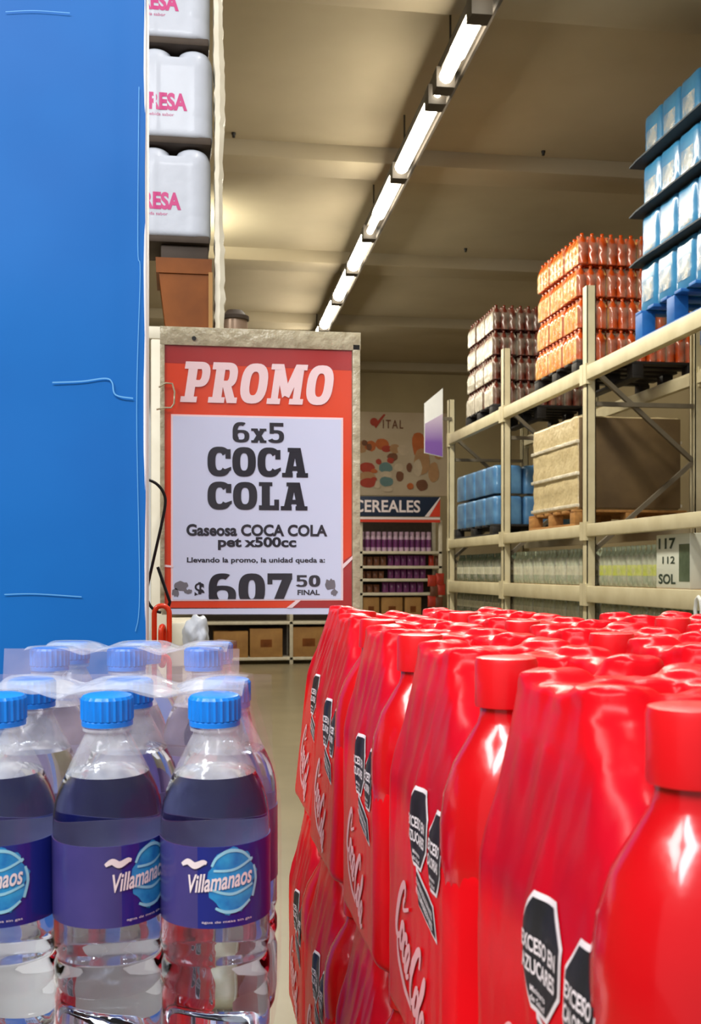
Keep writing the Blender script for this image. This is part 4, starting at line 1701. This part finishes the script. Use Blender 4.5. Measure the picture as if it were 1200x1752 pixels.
# flowing script on the side, slanting down
script = [
    [(1.05, 2.5, .7), (.8, 2.9, 1), (.35, 2.6, 1.4), (.05, 1.6, 1.8), (.25, .5, 1.5), (.8, .25, 1), (1.25, .8, .7)],
    [(1.05, 2.5, .8), (.95, 2.15, 1), (1.15, 1.95, .6), (1.9, 2.6, .5)],
    [(1.55, 1.5, 1), (1.25, 1.2, 1.3), (1.25, .6, 1.3), (1.55, .3, 1), (1.85, .6, 1.2), (1.85, 1.2, 1.2), (1.55, 1.5, 1), (1.75, 1.1, .6)],
    [(2.55, 1.25, 1), (2.35, 1.5, 1), (2.05, 1.2, 1.3), (2.08, .55, 1.3), (2.4, .3, 1), (2.7, .55, .7)],
    [(3.25, 1.35, 1), (2.95, 1.5, 1), (2.75, 1.0, 1.3), (2.85, .4, 1.2), (3.1, .4, 1), (3.3, 1.4, .9), (3.25, .5, 1.2), (3.45, .3, .8), (3.7, .6, .6)],
    [(3.7, 1.0, 1.2), (4.0, 1.0, 1.2)],
    [(5.1, 2.3, .7), (4.85, 2.9, 1.1), (4.4, 2.5, 1.5), (4.1, 1.5, 1.9), (4.3, .5, 1.6), (4.8, .25, 1), (5.2, .75, .7)],
    [(5.45, 1.5, 1), (5.15, 1.15, 1.3), (5.2, .55, 1.3), (5.45, .3, 1), (5.75, .6, 1.2), (5.75, 1.2, 1.2), (5.45, 1.5, 1)],
    [(5.95, .9, .7), (6.3, 2.2, 1), (6.2, 2.75, .9), (6.0, 2.2, 1.2), (6.05, .6, 1.4), (6.3, .3, .9), (6.5, .6, .6)],
    [(7.05, 1.35, 1), (6.75, 1.5, 1), (6.55, 1.0, 1.3), (6.65, .4, 1.2), (6.9, .4, 1), (7.1, 1.4, .9), (7.05, .5, 1.2), (7.25, .3, .9), (7.6, .7, .6)],
    [(.7, .2, .5), (1.6, -.35, 1.1), (3.2, -.35, 1.2), (5.0, .0, .6)],
]
sv, sf = ribbon_polys(script, .30)
ang = math.radians(-33)
ca, sa = math.cos(ang), math.sin(ang)
scl = .090 / 7.6
sv2 = []
for u, v in sv:
    a_, b_ = (u - 3.8) * scl, (v - 1.2) * scl * 1.35
    sv2.append((a_ * ca - b_ * sa - .004, a_ * sa + b_ * ca + .047))
obj('script_logo', polys_bm(refine((sv2, sf), .003), on_c(.0010)), M['pink_print'], cola, smooth=None)

XC0 = .1685 + P_ / 2
ZBASE = H - .046 - HB
n_i = 0
names = ('at near end', 'second from near end', 'third from near end', 'fourth from near end', 'at far end')
cols = {0: (0, 1, 2, 3, 4), 1: (0, 1, 2, 3, 4), 2: (1, 2, 3), 3: (2, 3)}
colw = ('aisle-edge row', 'second row from aisle', 'third row from aisle', 'row farthest from aisle')
used = False
for layer in range(2):
    for c_ in cols:
        if layer == 1 and c_ > 1:
            continue
        ids = cols[c_]
        for i in ids:
            x = XC0 + c_ * .143 + (random.uniform(-.002, .002))
            y = .418 + .2095 * i + random.uniform(-.003, .003)
            z = ZBASE - layer * .2345 + (random.uniform(-.001, .001) if layer == 0 else 0) + (.0015 if layer == 0 else 0)
            rot = Vector((0, 0, random.uniform(-.012, .012)))
            if layer == 0 and c_ == 0 and i == 4:
                rot.y = math.radians(6)
                x += .004
            if layer == 0 and c_ == 0 and i == 3:
                rot.y = math.radians(2.5)
            if layer == 1:
                x -= .004
            wi = names[i] if len(ids) == 5 else '%s from near end' % ORD[i - ids[0]]
            lab = 'red cola pack, %s layer, %s, %s' % (('top', 'second')[layer], colw[c_], wi)
            if not used:
                used = True
                cola.location = (x, y, z)
                cola.rotation_euler = rot
                cola['label'] = lab
                cola['group'] = 'red cola packs stacked beside the aisle'
            else:
                dup(cola, (x, y, z), rot, lab, 'red cola packs stacked beside the aisle')
xa, xb = XC0 - .045, XC0 + .143 * 3 + .08
ya, yb_ = .30, 1.33
zt_ = ZBASE - .2345 - .002
pl = thing('display_platform', 'plain board platform carrying the red cola packs', 'platform', ((xa + xb) / 2, (ya + yb_) / 2, 0))
obj('top_board', nb(-(xb - xa) / 2, (xb - xa) / 2, -(yb_ - ya) / 2, (yb_ - ya) / 2, zt_ - .03, zt_, bev=.004), M['platform'], pl)
for sx_ in (-1, 1):
    for sy_ in (-1, 1):
        cx_, cy_ = sx_ * ((xb - xa) / 2 - .06), sy_ * ((yb_ - ya) / 2 - .06)
        obj('leg', nb(cx_ - .04, cx_ + .04, cy_ - .04, cy_ + .04, 0, zt_ - .03), M['wood_pallet'], pl)
# the rest of the top layer's support under rows three and four
obj('riser', nb(XC0 + .143 * 1.5 - (xa + xb) / 2, (xb - xa) / 2, -(yb_ - ya) / 2 + .1, (yb_ - ya) / 2 - .1, zt_, ZBASE - .001), M['platform'], pl)

# ------------------------------------------------------------------ water packs on the left
HW = .222
RW = .0322
body_prof = ((.012, .004), (.022, .0), (.027, .002), (.0305, .009), (.0318, .018), (RW, .03), (RW, .046), (.0308, .050), (.0308, .053), (RW, .057), (RW, .064), (.0308, .068), (.0308, .071), (RW, .075), (RW, .147), (.0318, .153), (.0308, .159), (.0288, .1655), (.0265, .171), (.0246, .175), (.0241, .1762))
neck_prof = ((.0243, .1762), (.0210, .183), (.0172, .1905), (.0144, .196), (.0128, .199), (.0128, .2005), (.0146, .2010), (.0146, .2025), (.0126, .203))
wcap = bmesh.new()
seg = 72
prf = ((.0135, .2035), (.0150, .2037), (.0150, .2065), (.0147, .2068), (.0149, .2075), (.0149, .2195), (.0142, .2212), (.0125, .2218))
rings = []
for r, z in prf:
    rib = (r > .0146) and (.207 < z < .2205)
    rings.append([wcap.verts.new(((r + (.0007 if k % 3 == 0 and rib else 0)) * math.cos(2 * PI * k / seg), (r + (.0007 if k % 3 == 0 and rib else 0)) * math.sin(2 * PI * k / seg), z)) for k in range(seg)])
for a, b in zip(rings, rings[1:]):
    for k in range(seg):
        j = (k + 1) % seg
        wcap.faces.new((a[k], a[j], b[j], b[k]))
wcap.faces.new(list(reversed(rings[0])))
wcap.faces.new(rings[-1])

LZ0, LZ1 = .0925, .1395
RL = RW + .0006


def cyl(r, z0):
    """arc length u (metres, 0 = facing the buyer at -Y), v up"""
    def f(u, v):
        a = -PI / 2 + u / r
        return Vector((r * math.cos(a), r * math.sin(a), z0 + v))
    return f


wp = thing('water_pack', 'front water pack of clear bottles with blue caps, nearest the camera', 'water pack')
PW = .0642
meshes = {}
rots = {0: 16, 1: 60, 2: 24}


def make_water_bottle(parent, x, y, rotdeg, tilt=(0, 0)):
    if 'b' not in meshes:
        bm = bmesh.new()
        lathe(bm, body_prof, 48)
        b = obj('bottle', bm, M['water'], parent, smooth=60)
        meshes['b'] = b
        bm = bmesh.new()
        lathe(bm, neck_prof, 48, caps=False)
        obj('neck', bm, M['pet'], b, smooth=60)
        obj('cap', wcap, M['blue_cap'], b, smooth=22)
        bm = bmesh.new()
        lathe(bm, ((RW + .00015, LZ0), (RL, LZ0), (RL, LZ1), (RW + .00015, LZ1), (RW + .00015, LZ0)), 72, caps=False)
        # navy front part and violet back part
        lb = obj('label', bm, [M['label'], M['label_navy'], M['label_inner']], b, smooth=60)
        for p in lb.data.polygons:
            a = math.atan2(p.center.y, p.center.x) + PI / 2
            a = (a + PI) % (2 * PI) - PI
            p.material_index = 1 if -.62 < a < 1.2 else 0
            if p.normal.x * p.center.x + p.normal.y * p.center.y < 0:
                p.material_index = 2              # the pale unprinted back of the label
        c = cyl(RL + .0003, LZ0)
        n = 40
        pts = []
        for i in range(n):
            t_ = 2 * PI * i / n
            k = 1 + .16 * mnoise.noise(Vector((math.cos(t_) * 3, math.sin(t_) * 3, 4))) + .07 * math.sin(9 * t_)
            pts.append((.0005 + .0150 * k * math.cos(t_), .0270 + .0185 * k * math.sin(t_)))
        obj('splash_print', polys_bm(refine((pts, [tuple(range(n))]), .003), c), M['splash'], lb, smooth=None)
        c2 = cyl(RL + .0006, LZ0)
        hl = [[(-.012, .036), (-.009, .041, 1.2), (-.002, .0445, 1.5), (.006, .043, 1.2), (.0125, .037)], [(.014, .034), (.0155, .026, 1.3), (.013, .016, 1.2)], [(-.010, .012), (-.004, .0095, 1.4), (.004, .010, 1.3), (.011, .0145)], [(-.012, .0225), (.0, .0195, 1.2), (.013, .0235)], [(-.011, .0335), (.001, .0335, 1.1), (.013, .0385)]]
        obj('splash_highlight', polys_bm(refine(ribbon_polys(hl, .0014), .003), c2), M['splash_hi'], lb, smooth=None)
        c3 = cyl(RL + .0009, LZ0)
        tv, tf = fit(text_polys('Villamanaos', .02, shear=.25), -.026, .0125, .0, .0105)
        tv = [(u, v + .0205 + (u + .026) * .10) for u, v in tv]
        obj('lettering', polys_bm(refine((tv, tf), .003), c3), M['white_print'], lb, smooth=None)
        rb = [[(-.030, .0365, .6), (-.026, .0385, 1.2), (-.022, .0365, 1.3), (-.017, .0385, 1), (-.015, .038, .5)]]
        obj('ribbon_print', polys_bm(refine(ribbon_polys(rb, .0030), .003), c3), M['white_print'], lb, smooth=None)
        tp = fit(text_polys('agua de mesa sin gas', .0), -.018, .012, .0030, .0048)
        obj('lettering', polys_bm(refine(tp, .003), c3), M['white_print'], lb, smooth=None)
        o = b
    else:
        def cp(o, parent_):
            c = o.copy()
            COL.objects.link(c)
            c.parent = parent_
            for k in list(o.children):
                cp(k, c)
            return c
        o = cp(meshes['b'], parent)
    o.location = (x, y, 0)
    o.rotation_euler = (tilt[0], tilt[1], math.radians(rotdeg))
    return o


def film_sheet(parent, name, fn, nu, nv, m):
    bm = bmesh.new()
    g = [[bm.verts.new(fn(i / nu, k / nv)) for k in range(nv + 1)] for i in range(nu + 1)]
    for i in range(nu):
        for k in range(nv):
            bm.faces.new((g[i][k], g[i + 1][k], g[i + 1][k + 1], g[i][k + 1]))
    return obj(name, bm, m, parent, smooth=80)


def top_film(x0, x1, y0_, y1_, caps, sag, amp):
    def f(u, v):
        x = x0 + (x1 - x0) * u
        y = y0_ + (y1_ - y0_) * v
        d = min(math.hypot(x - a, y - b) for a, b in caps)
        s = 0 if d < .015 else min(1, (d - .015) / .022)
        z = HW + .0006 - sag * (s * s * (3 - 2 * s)) + amp * mnoise.noise(Vector((x * 60, y * 60, 3))) * s
        return Vector((x, y, z))
    return f


def drape(x_edge, y0_, y1_, side=1):
    """film falling from the caps over the shoulder and down the flank"""
    prof = ((.000, HW + .0005), (.0155, HW - .001), (.0185, HW - .02), (.0235, .185), (.0300, .160), (.0338, .135), (.0345, .10), (.0340, .05), (.0335, .008))

    def f(u, v):
        k = v * (len(prof) - 1)
        i = min(int(k), len(prof) - 2)
        t_ = k - i
        dx = prof[i][0] * (1 - t_) + prof[i + 1][0] * t_
        z = prof[i][1] * (1 - t_) + prof[i + 1][1] * t_
        y = y0_ + (y1_ - y0_) * u
        return Vector((x_edge + side * (dx + .0012 * mnoise.noise(Vector((y * 40, z * 25, 1)))), y, z))
    return f


# front pack, square to the camera
pos = at_d(188, 977, .668)
zc = -.0725
wp.location = (pos.x, pos.y, H + zc - HW)
wp.rotation_euler = (math.radians(2.5), 0, -TH)
wp['group'] = 'water packs on the left'
for c_ in range(3):
    for r_ in range(2):
        make_water_bottle(wp, (c_ - 1) * .0632 + .0005 * c_, r_ * .066, rots[c_] if r_ == 0 else random.choice((-70, 130, 200, 95)))
caps = [((c_ - 1) * .0632, r_ * .066) for c_ in range(3) for r_ in range(2)]
film_sheet(wp, 'top_film', top_film(-.0632 - .016, .0632 + .014, .012, .066 + .016, caps, .006, .004), 60, 28, M['film'])
film_sheet(wp, 'side_film', drape(.0632, .004, .066 + .03, 1), 12, 40, M['film_side'])
film_sheet(wp, 'back_film', lambda u, v: Vector(((u * 2 - 1) * .092, .066 + .0185 + (.016 * min(1, v * 2.2) if v < .9 else .016) + .001 * mnoise.noise(Vector((u * 9, v * 9, 0))), HW * (1 - v * .97))), 24, 24, M['film_side'])
# pack behind it
pos2 = at_d(217, 977, .885)
wp2 = thing('water_pack', 'water pack with blue caps between the front water pack and the blue board', 'water pack', (pos2.x, pos2.y, H - .0605 - HW), (0, 0, -TH - .01), 'water packs on the left')
for c_ in range(3):
    for r_ in range(2):
        make_water_bottle(wp2, (c_ - 1) * .0615, r_ * .066, random.uniform(-160, 160))
caps2 = [((c_ - 1) * .0615, r_ * .066) for c_ in range(3) for r_ in range(2)]
film_sheet(wp2, 'top_film', top_film(-.0615 - .016, .0615 + .014, -.016, .066 + .016, caps2, .006, .004), 60, 30, M['film'])
film_sheet(wp2, 'side_film', drape(.0615, -.03, .066 + .03, 1), 12, 40, M['film_side'])
film_sheet(wp2, 'front_film', lambda u, v: Vector(((u * 2 - 1) * .092, -.0185 - (.016 * min(1, v * 2.2)) + .001 * mnoise.noise(Vector((u * 9, v * 9, 7))), HW * (1 - v * .97))), 24, 24, M['film_side'])
# platform that carries the water packs
zw = H - .0725 - HW - .004
pm = at_d(150, 977, .79)
pl2 = thing('display_platform', 'plain board platform carrying the water packs', 'platform', (pm.x, pm.y, 0), (0, 0, -TH))
obj('top_board', nb(-.17, .096, -.16, .02, zw - .03, zw, bev=.004), M['platform'], pl2)
obj('riser', nb(-.17, .060, .02, .22, zw - .03, zw + .0155), M['platform'], pl2)
for sx_ in (-.13, .02):
    for sy_ in (-.12, .18):
        obj('leg', nb(sx_ - .03, sx_ + .03, sy_ - .03, sy_ + .03, 0, zw - .03), M['wood_pallet'], pl2)
